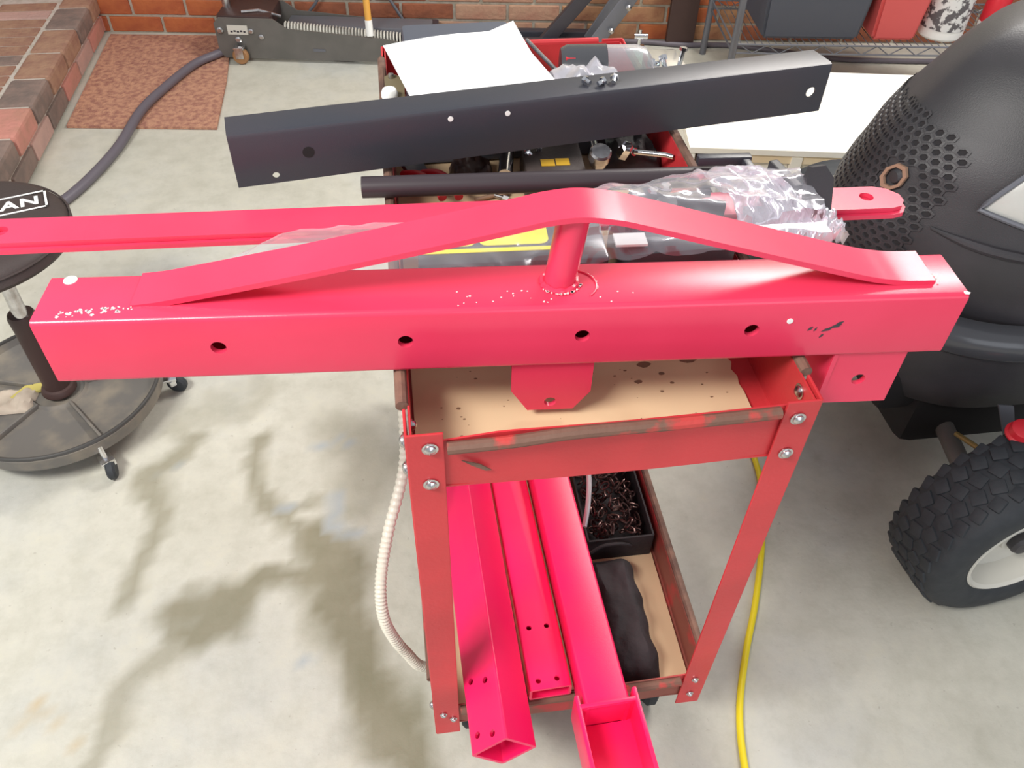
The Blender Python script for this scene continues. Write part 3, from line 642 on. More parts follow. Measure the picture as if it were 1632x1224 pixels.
# bracket poking out at the right
br = thing('clevis_bracket', (.48, .27, .81), 'black steel bracket with a holed lug poking out of the bag, right end', 'bracket')
m = MB(); m.box((.468, .300, .842), (.012, .060, .065), Rz(.15), bev=.002); m.prism([(0, 0), (.030, 0), (.036, .012), (.036, .05), (.024, .066), (.006, .066), (0, .055)], (.474, .246, .838), (.98, .15, 0), (-.05, .35, .93), .008); m.build('upright_plate', M['mower'], br, smooth=False)
plate('lug', [(0, -.02), (.022, -.02), (.034, -.014), (.041, 0), (.034, .014), (.022, .02), (0, .02)], (.484, .272, .828), (.99, -.1, 0), (.1, .99, 0), .010, M['black'], br, holes=[(.020, .002, .0085)])
m = MB(); m.box((.455, .275, .822), (.06, .055, .010), Rz(-.1), bev=.002); m.build('base_plate', M['black'], br, smooth=False)
m = MB(); m.box((.425, .385, .845), (.07, .012, .012), Rz(-.05), bev=.002); m.box((.452, .375, .838), (.010, .03, .022), bev=.002); o = m.build('black_latch_bar', M['black']); tag(o, 'short black steel bar end resting behind the bagged winch', 'bar')
# bag film
bg_ = thing('plastic_bag', (.18, .27, .80), 'crumpled clear plastic bag draped over the boxed winch between beam and red bars', 'plastic bag')
def rid(p): return 1 - abs(noise.noise(p)) * 2
def film(nx, ny, fn, name, mt):
    m = MB(); g = [[fn(i / nx, j / ny) for i in range(nx + 1)] for j in range(ny + 1)]; n0 = nx + 1
    m._add([p for r in g for p in r], [(j * n0 + i, j * n0 + i + 1, (j + 1) * n0 + i + 1, (j + 1) * n0 + i) for j in range(ny) for i in range(nx)])
    return m.build(name, mt, bg_, ang=.9)
def f1(u, v):
    x = -.205 + .685 * u + .010 * noise.noise(V((u * 5, v * 4, 1)))
    wdt = .118 + .030 * max(0, min(1, (u - .50) / .15)); y = .180 + (wdt + .012 * math.sin(u * 9)) * v
    env = min(1, u / .30) ** 1.1
    top = .832 + .020 * env + .028 * max(0, min(1, (u - .50) / .14))
    z = .815 + (top - .815) * (math.sin(math.pi * (.12 + .80 * v)) ** .6)
    cr = rid(V((x * 9 + y * 9, y * 20 - x * 8, 3))) * .009 + rid(V((x * 22 - y * 12, y * 30 + x * 20, 7))) * .006 + abs(noise.noise(V((x * 60 + y * 60, y * 60, 2)))) * .0015
    z = max(z + cr * (.25 + .8 * u) - .002, .824 if y > .295 else .812)
    if y < .21: z = min(z, .866)
    tp = min(1, .25 + u / .16 + .12 * noise.noise(V((v * 9, 2, 1)))); y = .215 + (y - .215) * tp
    if u < .08: x += (.05 * noise.noise(V((v * 7, 5, 2))) + .03 * noise.noise(V((v * 23, 5, 2)))) * (1 - u / .08)
    return V((x, y, z))
film(150, 50, f1, 'film', M['film'])
def f2(u, v):                                   # bunched neck near the right end
    x = .375 + .095 * u + .014 * math.sin(v * 4); y = .20 + .145 * v
    z = .848 + .028 * math.sin(math.pi * v) ** .5 * math.sin(math.pi * (.15 + .75 * u)) ** .6 + .006 * math.sin(u * 34 + v * 5 + 6 * noise.noise(V((u * 2, v * 2, 0)))) * (.4 + v * .6) + .003 * noise.noise(V((u * 26, v * 7, 4)))
    return V((x + .008 * noise.noise(V((u * 8, v * 8, 8))), y, z))
film(110, 50, f2, 'bunched_neck', M['filmthick'])
def f3(u, v):
    x = .44 + .075 * u; y = .185 + .05 * v + .02 * u; return V((x, y, .842 + .012 * math.sin(v * 14 + u * 9) + .010 * noise.noise(V((u * 12, v * 12, 4))) + .01 * (1 - u)))
film(40, 30, f3, 'bag_tail', M['filmthick'])

# ================================================================== TOOLS ON THE UPPER TRAY
ZT = .7262
def item(name, label, cat, loc=(0, 0, 0)): return thing(name, loc, label, cat)
# red plier handles
t = item('pliers', 'red handled pliers at the left edge of the upper tray', 'pliers', (.04, .52, ZT))
for dx in (0, .028):
    m = MB(); m.tube(smooth_path([(.016 + dx, .545, .752), (.038 + dx, .520, .765), (.058 + dx * .9, .480, .772), (.066 + dx * .8, .450, .770)], 5), .006, 12); m.build('red_handle', M['red'], t)
m = MB(); m.box((.034, .565, .748), (.03, .05, .012), Rz(.3), bev=.004); m.build('jaw', M['greymetal'], t)
# chrome extension
m = MB(); m.tube([(.158, .50, .768), (.176, .60, .768)], .0105, 20); m.tube([(.176, .60, .768), (.18, .622, .768)], .007, 16); o = m.build('chrome_socket', M['chrome']); tag(o, 'long chrome socket lying left of the amber-labelled black box', 'socket')
t = item('combination_wrench', 'chrome combination wrench leaning beside the long chrome socket', 'wrench', (.19, .54, ZT))
m = MB(); m.torus((.205, .548, .780), (.4, -.8, .6), .0105, .0045, 24, 8); m.build('ring_end', M['chrome'], t)
m = MB(); m.box((.1985, .520, .768), (.009, .065, .005), Rz(.15), bev=.0015); m.build('shank', M['chrome'], t)
t = item('black_case', 'black box with amber label in the upper tray under the channel', 'box', (.23, .54, ZT))
m = MB(); m.box((.232, .535, .752), (.085, .10, .050), Rz(-.05), bev=.004); m.build('case_body', M['mowdark'] if False else M['seat'], t)
m = MB()
for dx in (-.011, .0105): m.box((.232 + dx, .514, .7775), (.0195, .018, .001), Rz(-.05))
m.build('amber_label', M['labeldull'], t, smooth=False)
t = item('socket_wrench', 'chrome ratchet with round upright head, right of the amber label', 'wrench', (.29, .52, ZT))
m = MB(); m.lathe([(.0001, .014), (.013, .014), (.0155, .011), (.0155, -.002), (.0125, -.004), (.0125, -.012), (.0001, -.012)], (.292, .500, .790), (0, -.35, .9), 28); m.build('ratchet_head', M['steel'], t)
m = MB(); m.tube([(.292, .505, .780), (.294, .55, .785), (.296, .595, .775)], .0065, 14, rs=[.0075, .0055, .0055]); m.build('shank', M['steel'], t)
m = MB(); m.lathe([(.0001, .012), (.006, .012), (.009, .010), (.0098, 0), (.0098, -.014), (.0001, -.014)], (.336, .525, .785), (.1, -.5, .8), 6); o = m.build('chrome_nut_driver', M['chrome'], smooth=False); tag(o, 'small faceted chrome socket right of the ratchet head', 'socket')
m = MB(); m.tube([(.352, .530, .778), (.39, .505, .785), (.400, .498, .785)], .004, 12); m.tube([(.335, .56, .77), (.352, .53, .778)], .006, 12); o = m.build('chrome_rod', M['chrome']); tag(o, 'thin bent chrome rod lying right of the faceted socket', 'rod')
m = MB(); blob(m, .305, .40, .535, .612, ZT, .045, 21, amp=.02); o = m.build('black_glove', M['bagcloth']); tag(o, 'crumpled black glove behind the chrome rod, right side of the tray', 'glove')
m = MB(); blob(m, .085, .150, .53, .600, ZT, .028, 25, amp=.02); o = m.build('dark_cloth', M['sleeve']); tag(o, 'crumpled dark maroon rag left of the long chrome socket', 'rag')
for i, (x, y, L, a, lab) in enumerate(((.115, .50, .05, .3, 'small brass fitting lying on cardboard left of the long chrome socket'), (.135, .515, .035, -.6, 'tiny steel bolt lying nearest the long chrome socket'))):
    m = MB(); d = V((math.cos(a), math.sin(a), 0)); p = V((x, y, .732)); m.tube([p, p + d * L * .75], .003, 10); m.tube([p + d * L * .75, p + d * L], .0055, 6); o = m.build('bolt', M['brass'] if i == 0 else M['steel'], smooth=False); tag(o, lab, 'bolt')
# behind the channel
t = item('grey_case', 'slate grey tool case under the white paper at the back of the cart', 'case', (.14, .70, ZT))
m = MB(); m.box((.118, .712, .794), (.17, .20, .134), Rz(.02), bev=.008); m.build('case_body', M['tote'], t)
pp = MB(); n = 16
def pap(u, v):
    a, b_, c_, d_ = V((.044, .498, .866)), V((.258, .512, .862)), V((.2, .740, .872)), V((.002, .715, .868))
    p = a * (1 - u) * (1 - v) + b_ * u * (1 - v) + c_ * u * v + d_ * (1 - u) * v
    return p + V((0, 0, .006 * math.sin(u * 3.1) + .016 * max(0, u - .8) / .2 * max(0, v - .7) / .3 - .008 * max(0, .25 - v)))
g = [[pap(i / n, j / n) for i in range(n + 1)] for j in range(n + 1)]; n0 = n + 1; top = [p for r in g for p in r]; N = len(top); bot = [p - V((0, 0, .0012)) for p in top]
fs = []
for j in range(n):
    for i in range(n): a = j * n0 + i; fs += [(a, a + 1, a + 1 + n0, a + n0), (N + a + n0, N + a + 1 + n0, N + a + 1, N + a)]
for k in range(n): fs += [(k + 1, k, N + k, N + k + 1), (n * n0 + k, n * n0 + k + 1, N + n * n0 + k + 1, N + n * n0 + k), (k * n0, (k + 1) * n0, N + (k + 1) * n0, N + k * n0), ((k + 1) * n0 + n, k * n0 + n, N + k * n0 + n, N + (k + 1) * n0 + n)]
pp._add(top + bot, fs); o = pp.build('instruction_sheets', M['paper'], ang=1.2); tag(o, 'bright white sheets of paper lying at the back of the cart', 'paper')
b_ = MB(); b_.tube([(.270, .60, .845), (.245, .66, .855), (.222, .74, .858)], .003, 8); o = b_.build('steel_ruler', M['steel']); tag(o, 'thin steel rod slanting out beside the white paper', 'rod')
t = item('leather_holster', 'olive brown holster with white cap left of the white paper', 'holster', (.02, .56, .80))
m = MB(); m.prism([(0, -.06), (.020, -.06), (.022, .0), (.016, .03), (.004, .04), (-.006, .03), (-.006, -.02)], (.006, .625, .838), (1, 0, 0), (0, 1, 0), .010); m.build('leather_body', M['brown'], t)
m = MB(); m.lathe([(.0001, .012), (.009, .011), (.0115, .006), (.0115, 0), (.0001, 0)], (.006, .588, .850), seg=24); m.build('white_cap', M['white'], t)
m = MB(); m.lathe([(.0001, .006), (.004, .006), (.0045, 0), (.0001, 0)], (.010, .650, .848), seg=14); m.build('snap_stud', M['steel'], t)
# bottle with black sleeve
t = item('spray_bottle', 'green tinted clear bottle with black sleeve lying behind the channel', 'bottle', (.33, .68, .80))
A, B = V((.262, .675, .835)), V((.405, .660, .838)); d = (B - A)
m = MB(); m.lathe([(.0001, 0), (.034, .002), (.039, .012), (.039, .068), (.0395, .070)], A, d, 32); m.build('black_sleeve', M['mowgloss'], t)
m = MB(); m.lathe([(.038, .069), (.038, .115), (.034, .130), (.024, .138), (.014, .142), (.0001, .142)], A, d, 32); m.build('green_shell', M['glass'], t)
m = MB(); m.box(A + V((.012, -.022, .030)), (.014, .006, .004), Rz(-.1)); m.build('red_tab', M['red'], t)
m = MB(); blob(m, .235, .34, .575, .640, .845, .022, 33, amp=.016); o = m.build('small_plastic_bag', M['filmthick']); tag(o, 'small crumpled grey plastic bag between paper and green bottle', 'plastic bag')
m = MB(); m.box((.31, .655, .7605), (.16, .08, .068), Rz(-.02), bev=.008); o = m.build('parts_box', M['tote']); tag(o, 'dark slate box under the bottle and small plastic bag', 'box')
# bolts around the bottle's right end
rr = random.Random(12)
def bolt(p, d, L, r, lab, grp=None):
    p, d = V(p), V(d).normalized(); m = MB(); m.tube([p, p + d * L], r, 10); m.tube([p + d * L, p + d * (L + r * 1.3)], r * 1.8, 6); o = m.build('bolt', M['chrome'], smooth=False); tag(o, lab, 'bolt', grp)
b_ = MB(); b_.box((.438, .70, .82), (.055, .09, .03), bev=.006); o = b_.build('parts_dish', M['chrome']); tag(o, 'small bright steel dish at the back right corner of the cart', 'dish')
b2 = V((.437, .668, .8375))
bolt(b2 + V((.010, 0, .0)), (.15, .1, 1), .026, .0035, 'upright shiny bolt right of the green bottle')
for k, (dx, dy) in enumerate(((-.012, .0), (-.004, -.012), (-.018, .012))):
    bolt(b2 + V((dx, dy, .002)), (rr.uniform(-1, 1), rr.uniform(-1, 1), .3), .012, .004, 'small shiny bolt in the steel dish, ' + ('middle one', 'nearest one', 'one beside the green bottle')[k], 'bolts in the steel dish')
ct = A
zc = .8135 + .0715
for kk, (x, y) in enumerate(((.274, .522), (.284, .518), (.306, .522))):
    bolt((x, y, zc + .004), (rr.uniform(-1, 1), rr.uniform(-1, 1), .1), .007, .0032, 'tiny silver screw on top of the black channel, ' + ('leftmost of three', 'middle of three', 'rightmost of three')[kk], 'screws on the black channel')

# ================================================================== FLOOR JACK
JA = math.radians(-9); ju = V((math.cos(JA), math.sin(JA), 0)); jn = V((-ju.y, ju.x, 0)); J0 = V((-.632, 2.70, 0))
jk = thing('floor_jack', J0 + ju * .4, 'long grey green floor jack with coil spring by the brick wall', 'jack')
def jp(a, b_, z): return J0 + ju * a + jn * b_ + V((0, 0, z))
Rj = Rz(JA)
m = MB(); m.prism([(0, .03), (.02, .012), (.85, .012), (.85, .06), (.62, .10), (.27, .125), (.22, .16), (.02, .16), (0, .14)], jp(0, 0, 0), ju, V((0, 0, 1)), .006); m.build('side_plate', M['grey'], jk, smooth=False)
m = MB(); m.prism([(0, .03), (.02, .012), (.85, .012), (.85, .06), (.62, .10), (.27, .125), (.22, .16), (.02, .16), (0, .14)], jp(0, .18, 0), ju, V((0, 0, 1)), .006); m.build('side_plate', M['grey'], jk, smooth=False)
m = MB(); m.box(jp(.11, .09, .14), (.20, .17, .05), Rj, bev=.008); m.build('pump_block', M['sleeve'], jk)
m = MB(); m.box(jp(.52, .12, .085), (.55, .10, .05), Rj, bev=.006); m.build('lift_arm', M['greymetal'], jk)
m = MB(); N_ = 42; P_ = []
for i in range(N_ * 10): 
    a = i / 10 * 2 * math.pi; P_.append(jp(.25 + .50 * i / (N_ * 10), .045 + .026 * math.cos(a), .105 - .035 * i / (N_ * 10) + .026 * math.sin(a)))
m.tube(P_, .0035, 6); m.build('coil_spring', M['rimcream'], jk)
m = MB(); m.box(jp(.085, -.0078, .118), (.075, .002, .034), Rj); m.build('name_plate', M['rimcream'], jk, smooth=False)
m = MB()
for q in range(5): m.box(jp(.062 + q * .012, -.0092, .112 + .002 * (q % 2)), (.008, .001, .006), Rj)
m.build('plate_print', M['black'], jk, smooth=False)
for a, z, r in ((.02, .115, .012), (.135, .115, .010), (.17, .095, .010), (.082, .082, .012)):
    m = MB(); m.lathe([(.0001, .010), (r * .6, .010), (r, .006), (r, 0), (.0001, 0)], jp(a, -.006, z), -jn, 16); m.build('bolt_head', M['steel'], jk)
m = MB(); m.lathe([(.0001, -.012), (.026, -.012), (.030, -.006), (.030, .006), (.026, .012), (.0001, .012)], jp(.085, -.03, .030), jn, 24); cw = m.build('caster_wheel', mat('tan_wheel', (.34, .17, .07), .6), jk)
m = MB(); m.box(jp(.085, -.03, .062), (.04, .034, .008), Rj, bev=.002); m.box(jp(.085, -.046, .045), (.03, .003, .04), Rj); m.box(jp(.085, -.014, .045), (.03, .003, .04), Rj); m.build('caster_fork', M['steel'], cw)
m = MB(); m.box(jp(.38, -.0075, .05), (.045, .002, .010), Rj); m.build('maker_plate', M['greymetal'], jk, smooth=False)
m = MB(); m.tube([jp(.03, .09, .14), jp(.02, .13, .9)], .016, 16); m.build('handle', M['steel'], jk)
m = MB(); m.tube([jp(.1, .03, .17), jp(.16, .05, .17), jp(.24, .05, .15)], .006, 10); m.build('release_linkage', M['steel'], jk)
# broom
t = item('wooden_pole', 'amber wooden pole with white tip standing upright on the grey jack', 'pole', (-.06, 2.61, .11))
m = MB(); m.tube([(-.064, 2.612, .160), (-.085, 2.80, 1.3)], .012, 14); m.build('handle', M['amber'], t)
m = MB(); m.tube([(-.063, 2.604, .111), (-.064, 2.613, .165)], .0135, 14); m.build('white_tip', M['white'], t)
# fan of cables on the wall
for k, (x0, z0, x1, z1) in enumerate(((-.29, .02, -.19, .24), (-.20, .02, -.22, .30), (.03, .06, -.10, .30))):
    pass
cable('wall_cord', [(-.36, 2.87, .02), (-.30, 2.862, .10), (-.24, 2.856, .20), (-.20, 2.85, .5), (-.2, 2.85, .9)], .006, M['greymetal'], 'thin grey cord climbing the brick wall left of the amber pole', 'cord')
cable('wall_cord', [(.10, 2.81, .03), (.05, 2.815, .11), (0.0, 2.822, .2), (-.06, 2.83, .34), (-.08, 2.83, .9)], .006, M['greymetal'], 'thin grey cord slanting down the brick wall right of the amber pole', 'cord')

# ================================================================== SCISSOR LIFT
t = item('scissor_lift', 'dark low steel lift with crossed grey arms behind the cart', 'lift', (.45, 2.62, 0)); LA = WA
def lp(a, b_, z): return V((.10, 2.66, 0)) + WU * a + (-WN) * b_ + V((0, 0, z))
m = MB(); m.box(lp(.35, 0, .045), (.80, .07, .05), Rz(LA), bev=.006); m.box(lp(.35, .13, .04), (.80, .04, .04), Rz(LA), bev=.006); m.box(lp(0, .06, .06), (.18, .18, .06), Rz(LA), bev=.01); m.build('base_frame', M['black'], t)
for dd, n_ in ((-.02, 0), (.13, 1)):
    m = MB(); a_, b2_ = lp(.66 + dd * .2, dd - .03, .035), lp(.93, dd + .0, .42); ff = frame(a_, b2_, (0, 1, 0)); m.sweep(rrect(.008, .055, .003), [a_, b2_], [((-WN), (V(b2_) - V(a_)).normalized().cross(-WN))] * 2); m.build('lift_arm', M['greymetal'], t)
m = MB(); a_, b2_ = lp(.50, .05, .04), lp(.80, .05, .40); m.sweep(rrect(.03, .05, .003), [a_, b2_], [((-WN), (V(b2_) - V(a_)).normalized().cross(-WN))] * 2); m.build('cross_arm', M['black'], t)
for a, z in ((.67, .05), (.745, .135), (.80, .22)):
    m = MB(); m.lathe([(.0001, .014), (.006, .014), (.011, .008), (.011, 0), (.0001, 0)], lp(a, -.055, z), WN, 12); m.build('bolt_head', M['steel'], t)
m = MB(); m.box(lp(.86, -.03, .05), (.05, .04, .035), Rz(LA), bev=.006); m.tube([lp(.86, -.03, .05), lp(.86, -.03, .13)], .007, 12); m.tube([lp(.84, -.03, .105), lp(.89, -.03, .105)], .011, 12); m.build('valve_fitting', M['chrome'], t)
# ================================================================== WIRE SHELF
sh = thing('wire_shelf', (1.7, 2.35, 0), 'dark wire shelving rack standing against the wall at upper right', 'shelf')
S0 = V((1.19, 2.195, 0)); 
def sp_(a, b_, z): return S0 + WU * a + (-WN) * b_ + V((0, 0, z))
for a, b_ in ((0, 0), (1.2, 0), (0, .40), (1.2, .40)):
    m = MB(); m.tube([sp_(a, b_, 0.0), sp_(a, b_, 1.6)], .0125, 14); m.build('post', M['greymetal'], sh)
for z in (.205, .75):
    m = MB()
    for b_ in (0, .4):
        m.tube([sp_(0, b_, z), sp_(1.2, b_, z)], .0035, 8); m.tube([sp_(0, b_, z - .030), sp_(1.2, b_, z - .030)], .0035, 8)
        P_ = []
        for k in range(25): P_.append(sp_(.02 + k * 1.16 / 24, b_, z - (.030 if k % 2 else 0)))
        m.tube(P_, .0025, 6)
    for a in (0, 1.2): m.tube([sp_(a, 0, z), sp_(a, .4, z)], .0035, 8); m.tube([sp_(a, 0, z - .03), sp_(a, .4, z - .03)], .0035, 8)
    for k in range(1, 48): m.tube([sp_(k * .025, 0, z + .001), sp_(k * .025, .4, z + .001)], .0016, 5)
    m.build('wire_deck', M['greymetal'], sh)
def tub(name, label, cat, a0, a1, b0, b1, z, h, mt, lid=None):
    t = thing(name, sp_((a0 + a1) / 2, (b0 + b1) / 2, z), label, cat); m = MB(); f = .018
    A_ = [sp_(a0 + f, b0 + f, z), sp_(a1 - f, b0 + f, z), sp_(a1 - f, b1 - f, z), sp_(a0 + f, b1 - f, z), sp_(a0, b0, z + h), sp_(a1, b0, z + h), sp_(a1, b1, z + h), sp_(a0, b1, z + h)]
    m.hexa(A_); bmesh.ops.bevel(m.b, geom=m.b.edges[:], offset=.010, segments=2, affect='EDGES'); m.build('tub_body', mt, t)
    m = MB(); m.box(sp_((a0 + a1) / 2, (b0 + b1) / 2, z + h + .006), (a1 - a0 + .03, b1 - b0 + .03, .02), Rz(WA), bev=.006); m.build('rim', lid or mt, t)
tub('storage_tote', 'large slate coloured plastic tote on the wire shelf at top right', 'tote', .085, .46, .02, .38, .210, .26, M['tote'])
tub('storage_bin', 'coral red plastic bin on the wire shelf right of the slate tote', 'bin', .475, .66, .02, .36, .210, .24, M['totered'])
t = thing('paint_jug', sp_(.76, .1, .21), 'white jug with grey printed label on the wire shelf', 'jug')
m = MB(); m.lathe([(.0001, 0), (.068, .0), (.076, .008), (.076, .20), (.06, .225), (.03, .24), (.03, .26), (.0001, .26)], sp_(.755, .10, .21), seg=36); m.build('jug_body', M['white'], t)
m = MB(); m.lathe([(.0768, .035), (.0768, .17)], sp_(.755, .10, .21), seg=36); m.build('printed_label', mat('jug_label', (.75, .75, .75), .6, c2=(.12, .11, .12), scale=45, lo=.48, hi=.54), t)
t = thing('spray_can', sp_(.95, .1, .21), 'red spray can with white band at the right end of the wire shelf', 'can')
m = MB(); m.lathe([(.0001, 0), (.038, 0), (.04, .004), (.04, .15), (.03, .168), (.0001, .17)], sp_(.925, .10, .21), seg=28); m.build('can_body', M['red'], t)
m = MB(); m.lathe([(.0405, .03), (.0405, .05)], sp_(.925, .10, .21), seg=28); m.build('white_band', M['white'], t)
t = thing('oil_can', sp_(1.05, .1, .21), 'second red can standing at the far right end of the wire shelf', 'can')
m = MB(); m.lathe([(.0001, 0), (.038, 0), (.04, .004), (.04, .15), (.03, .168), (.0001, .17)], sp_(1.04, .08, .21), seg=28); m.build('can_body', M['red'], t)
m = MB(); m.box(sp_(-.085, .475, .45), (.11, .03, .90), Rz(WA), bev=.003); o = m.build('wooden_board', M['sleeve'], smooth=False); tag(o, 'dark wooden board standing against the brick wall beside the wire shelf', 'board')

# ================================================================== CREAM CABINET
cbn = thing('cream_cabinet', (1.3, 1.7, 0), 'low cream coloured wooden cabinet with open front bays, behind the tractor nose', 'cabinet')
CA = math.radians(-9.5); ku = V((math.cos(CA), math.sin(CA), 0)); kn = V((-ku.y, ku.x, 0)); K0 = V((.795, 1.430, 0)); CW, CDp, CH = 1.0, .50, .26
def kp(a, b_, z): return K0 + ku * a + kn * b_ + V((0, 0, z))
Rk = Rz(CA)
m = MB(); m.box(kp(CW / 2, CDp / 2, CH - .009), (CW, CDp, .018), Rk, bev=.002); m.build('top_panel', M['cream'], cbn, smooth=False)
m = MB(); m.box(kp(CW / 2, CDp - .006, CH / 2 - .01), (CW, .012, CH - .02), Rk); m.build('back_panel', M['creamin'], cbn, smooth=False)
m = MB(); m.box(kp(CW / 2, CDp / 2, .02), (CW, CDp, .018), Rk); m.build('bottom_panel', M['creamin'], cbn, smooth=False)
for a in (.009, CW - .009):
    m = MB(); m.box(kp(a, CDp / 2, CH / 2 - .01), (.018, CDp, CH - .02), Rk); m.build('side_panel', M['cream'], cbn, smooth=False)
for a in (.085, .30, .58, .8):
    m = MB(); m.box(kp(a, .012, CH / 2 - .01), (.022 if a < .1 else .03, .018, CH - .024), Rk, bev=.001); m.build('stile', M['cream'], cbn, smooth=False)
m = MB(); m.box(kp(CW / 2 + .04, .014, CH - .032), (CW - .1, .012, .024), Rk); m.build('rail', M['creamin'], cbn, smooth=False)
for a0, a1 in ((.10, .285), (.315, .565), (.595, .785)):
    m = MB(); m.box(kp((a0 + a1) / 2, .028, CH / 2 - .02), (a1 - a0, .008, CH - .05), Rk); m.build('inset_panel', M['cream'], cbn, smooth=False)
for k, a in enumerate((.030, .052, .066)):
    m = MB(); m.box(kp(a, .06, .12), (.014, .03, .17 - .02 * k), Rk, bev=.002); m.build('slat', (M['wood'], M['creamin'], M['card'])[k], cbn)

# ================================================================== LAWN TRACTOR
YC = .65
tr = thing('lawn_tractor', (1.3, YC, 0), 'black lawn tractor nose with honeycomb grille at the right of the cart', 'lawn tractor')
ZP = [(.44, .80, .25, .28), (.50, .785, .26, .29), (.56, .775, .268, .30), (.60, .776, .268, .30), (.63, .786, .268, .305), (.66, .800, .268, .31), (.70, .815, .265, .31), (.74, .838, .26, .31), (.78, .868, .25, .31), (.82, .895, .235, .30), (.86, .930, .21, .28), (.89, .975, .18, .26), (.905, 1.03, .14, .24), (.915, 1.12, .10, .2)]
def zp(z):
    z = max(ZP[0][0], min(ZP[-1][0], z))
    for k in range(len(ZP) - 1):
        if z <= ZP[k + 1][0]:
            t = (z - ZP[k][0]) / (ZP[k + 1][0] - ZP[k][0]); return [ZP[k][i] * (1 - t) + ZP[k + 1][i] * t for i in (1, 2, 3)]
def hood(phi, z, off=0):
    xn, b_, a = zp(z); c_, s_ = math.cos(phi), math.sin(phi); e = 1.30
    return V((xn + a - (a + off) * (abs(c_) ** e), YC + (b_ + off) * math.copysign(abs(s_) ** e, s_), z))
m = MB(); NP = 48; rings = []
zz = [.44, .47, .50, .55, .60, .63, .66, .68, .70, .72, .74, .76, .78, .80, .82, .84, .86, .875, .89, .9, .905, .911, .915]
for z in zz:
    xn, b_, a = zp(z); row = [V((1.9, YC - b_, z + .03 * (z > .88)))]
    row.append(V((1.5, YC - b_ * 1.02, z + .015 * (z > .88))))
    for k in range(NP + 1): row.append(hood(-math.pi / 2 + math.pi * k / NP, z))
    row.append(V((1.5, YC + b_ * 1.02, z + .015 * (z > .88)))); row.append(V((1.9, YC + b_, z + .03 * (z > .88)))); rings.append(row)
n0 = len(rings[0]); m._add([p for r in rings for p in r] , [(j * n0 + i, j * n0 + i + 1, (j + 1) * n0 + i + 1, (j + 1) * n0 + i) for j in range(len(rings) - 1) for i in range(n0 - 1)] + [tuple(range((len(rings) - 1) * n0, len(rings) * n0))])
m.build('hood', M['mower'], tr, ang=.9)
# raised crease lines over the hood side
for off_z, w_ in ((.83, .010), (.645, .009)):
    pth = []
    for k in range(16):
        ph = -math.pi / 2 * (.42 + .58 * k / 15); z = off_z - .05 * math.sin(k / 15 * math.pi) * (1 if off_z > .7 else .3) - .02 * (1 - k / 15); pth.append(hood(ph, z, .001))
    xn, b_, a = zp(off_z); pth.append(V((1.5, YC - b_ * 1.02, off_z)))
    m = MB(); m.tube(pth, w_, 10, rs=[w_ * min(1, .3 + i / 5) for i in range(len(pth))]); m.build('crease_ridge', M['mower'], tr)
# honeycomb grille: hex ribs standing on the hood face, dark floors
BPH, BZZ = .33, .675
m = MB(); hx = .0080
def gp(a, z, off): return hood(a, z, off)
du = hx * 1.75
for r in range(0, 38):
    z = .46 + r * hx * 1.52
    for q in range(-40, 40):
        s_ = (q + (.5 if r % 2 else 0)) * du
        ph = s_ / .20
        if z > .775 - abs(ph) * .05 or z < .47: continue
        if ph < -.62 + .5 * max(0, z - .66) or ph > .9: continue
        if abs(ph + BPH) * .27 < .026 and abs(z - BZZ) < .026: continue
        outer = []; inner = []; deep = []
        for k in range(6):
            a_ = math.radians(60 * k + 30); ca, sa = math.cos(a_), math.sin(a_)
            outer.append(gp((s_ + ca * hx) / .20, z + sa * hx, .0035)); inner.append(gp((s_ + ca * hx * .62) / .20, z + sa * hx * .62, .0037)); deep.append(gp((s_ + ca * hx * .54) / .20, z + sa * hx * .54, .0010))
        vs_ = outer + inner + deep; fs = []
        for k in range(6): j = (k + 1) % 6; fs += [(k, j, 6 + j, 6 + k), (6 + k, 6 + j, 12 + j, 12 + k)]
        m._add(vs_, fs, 0); m._add(deep, [(0, 1, 2, 3, 4, 5)], 1)
m.build('honeycomb_grille', [M['mower'], mat('grille_hole', (.016, .014, .016), .8)], tr, smooth=False)
# badge: copper octagon ring
bc = gp(-BPH, BZZ, .006); nrm = (gp(-BPH, BZZ, .05) - gp(-BPH, BZZ, 0)).normalized(); 
ex = (gp(-BPH + .08, BZZ, 0) - gp(-BPH - .08, BZZ, 0)).normalized(); ey = (gp(-BPH, BZZ + .01, 0) - gp(-BPH, BZZ - .01, 0)).normalized(); m = MB()
vs_ = []
for rr_, h in ((.0205, 0), (.0205, .005), (.0150, .005), (.0150, 0)):
    for k in range(8): a_ = math.radians(45 * k + 22.5); vs_.append(bc + ex * rr_ * math.cos(a_) + ey * rr_ * 1.15 * math.sin(a_) + nrm * h)
m._add(vs_, [(i * 8 + k, i * 8 + (k + 1) % 8, (i + 1) % 4 * 8 + (k + 1) % 8, (i + 1) % 4 * 8 + k) for i in range(4) for k in range(8)]); m.build('badge_ring', M['brass'], tr, smooth=False)
m = MB(); m.lathe([(.0001, .007), (.010, .006), (.014, 0)], bc - nrm * .002, nrm, 16); m.build('badge_hub', M['mower'], tr)
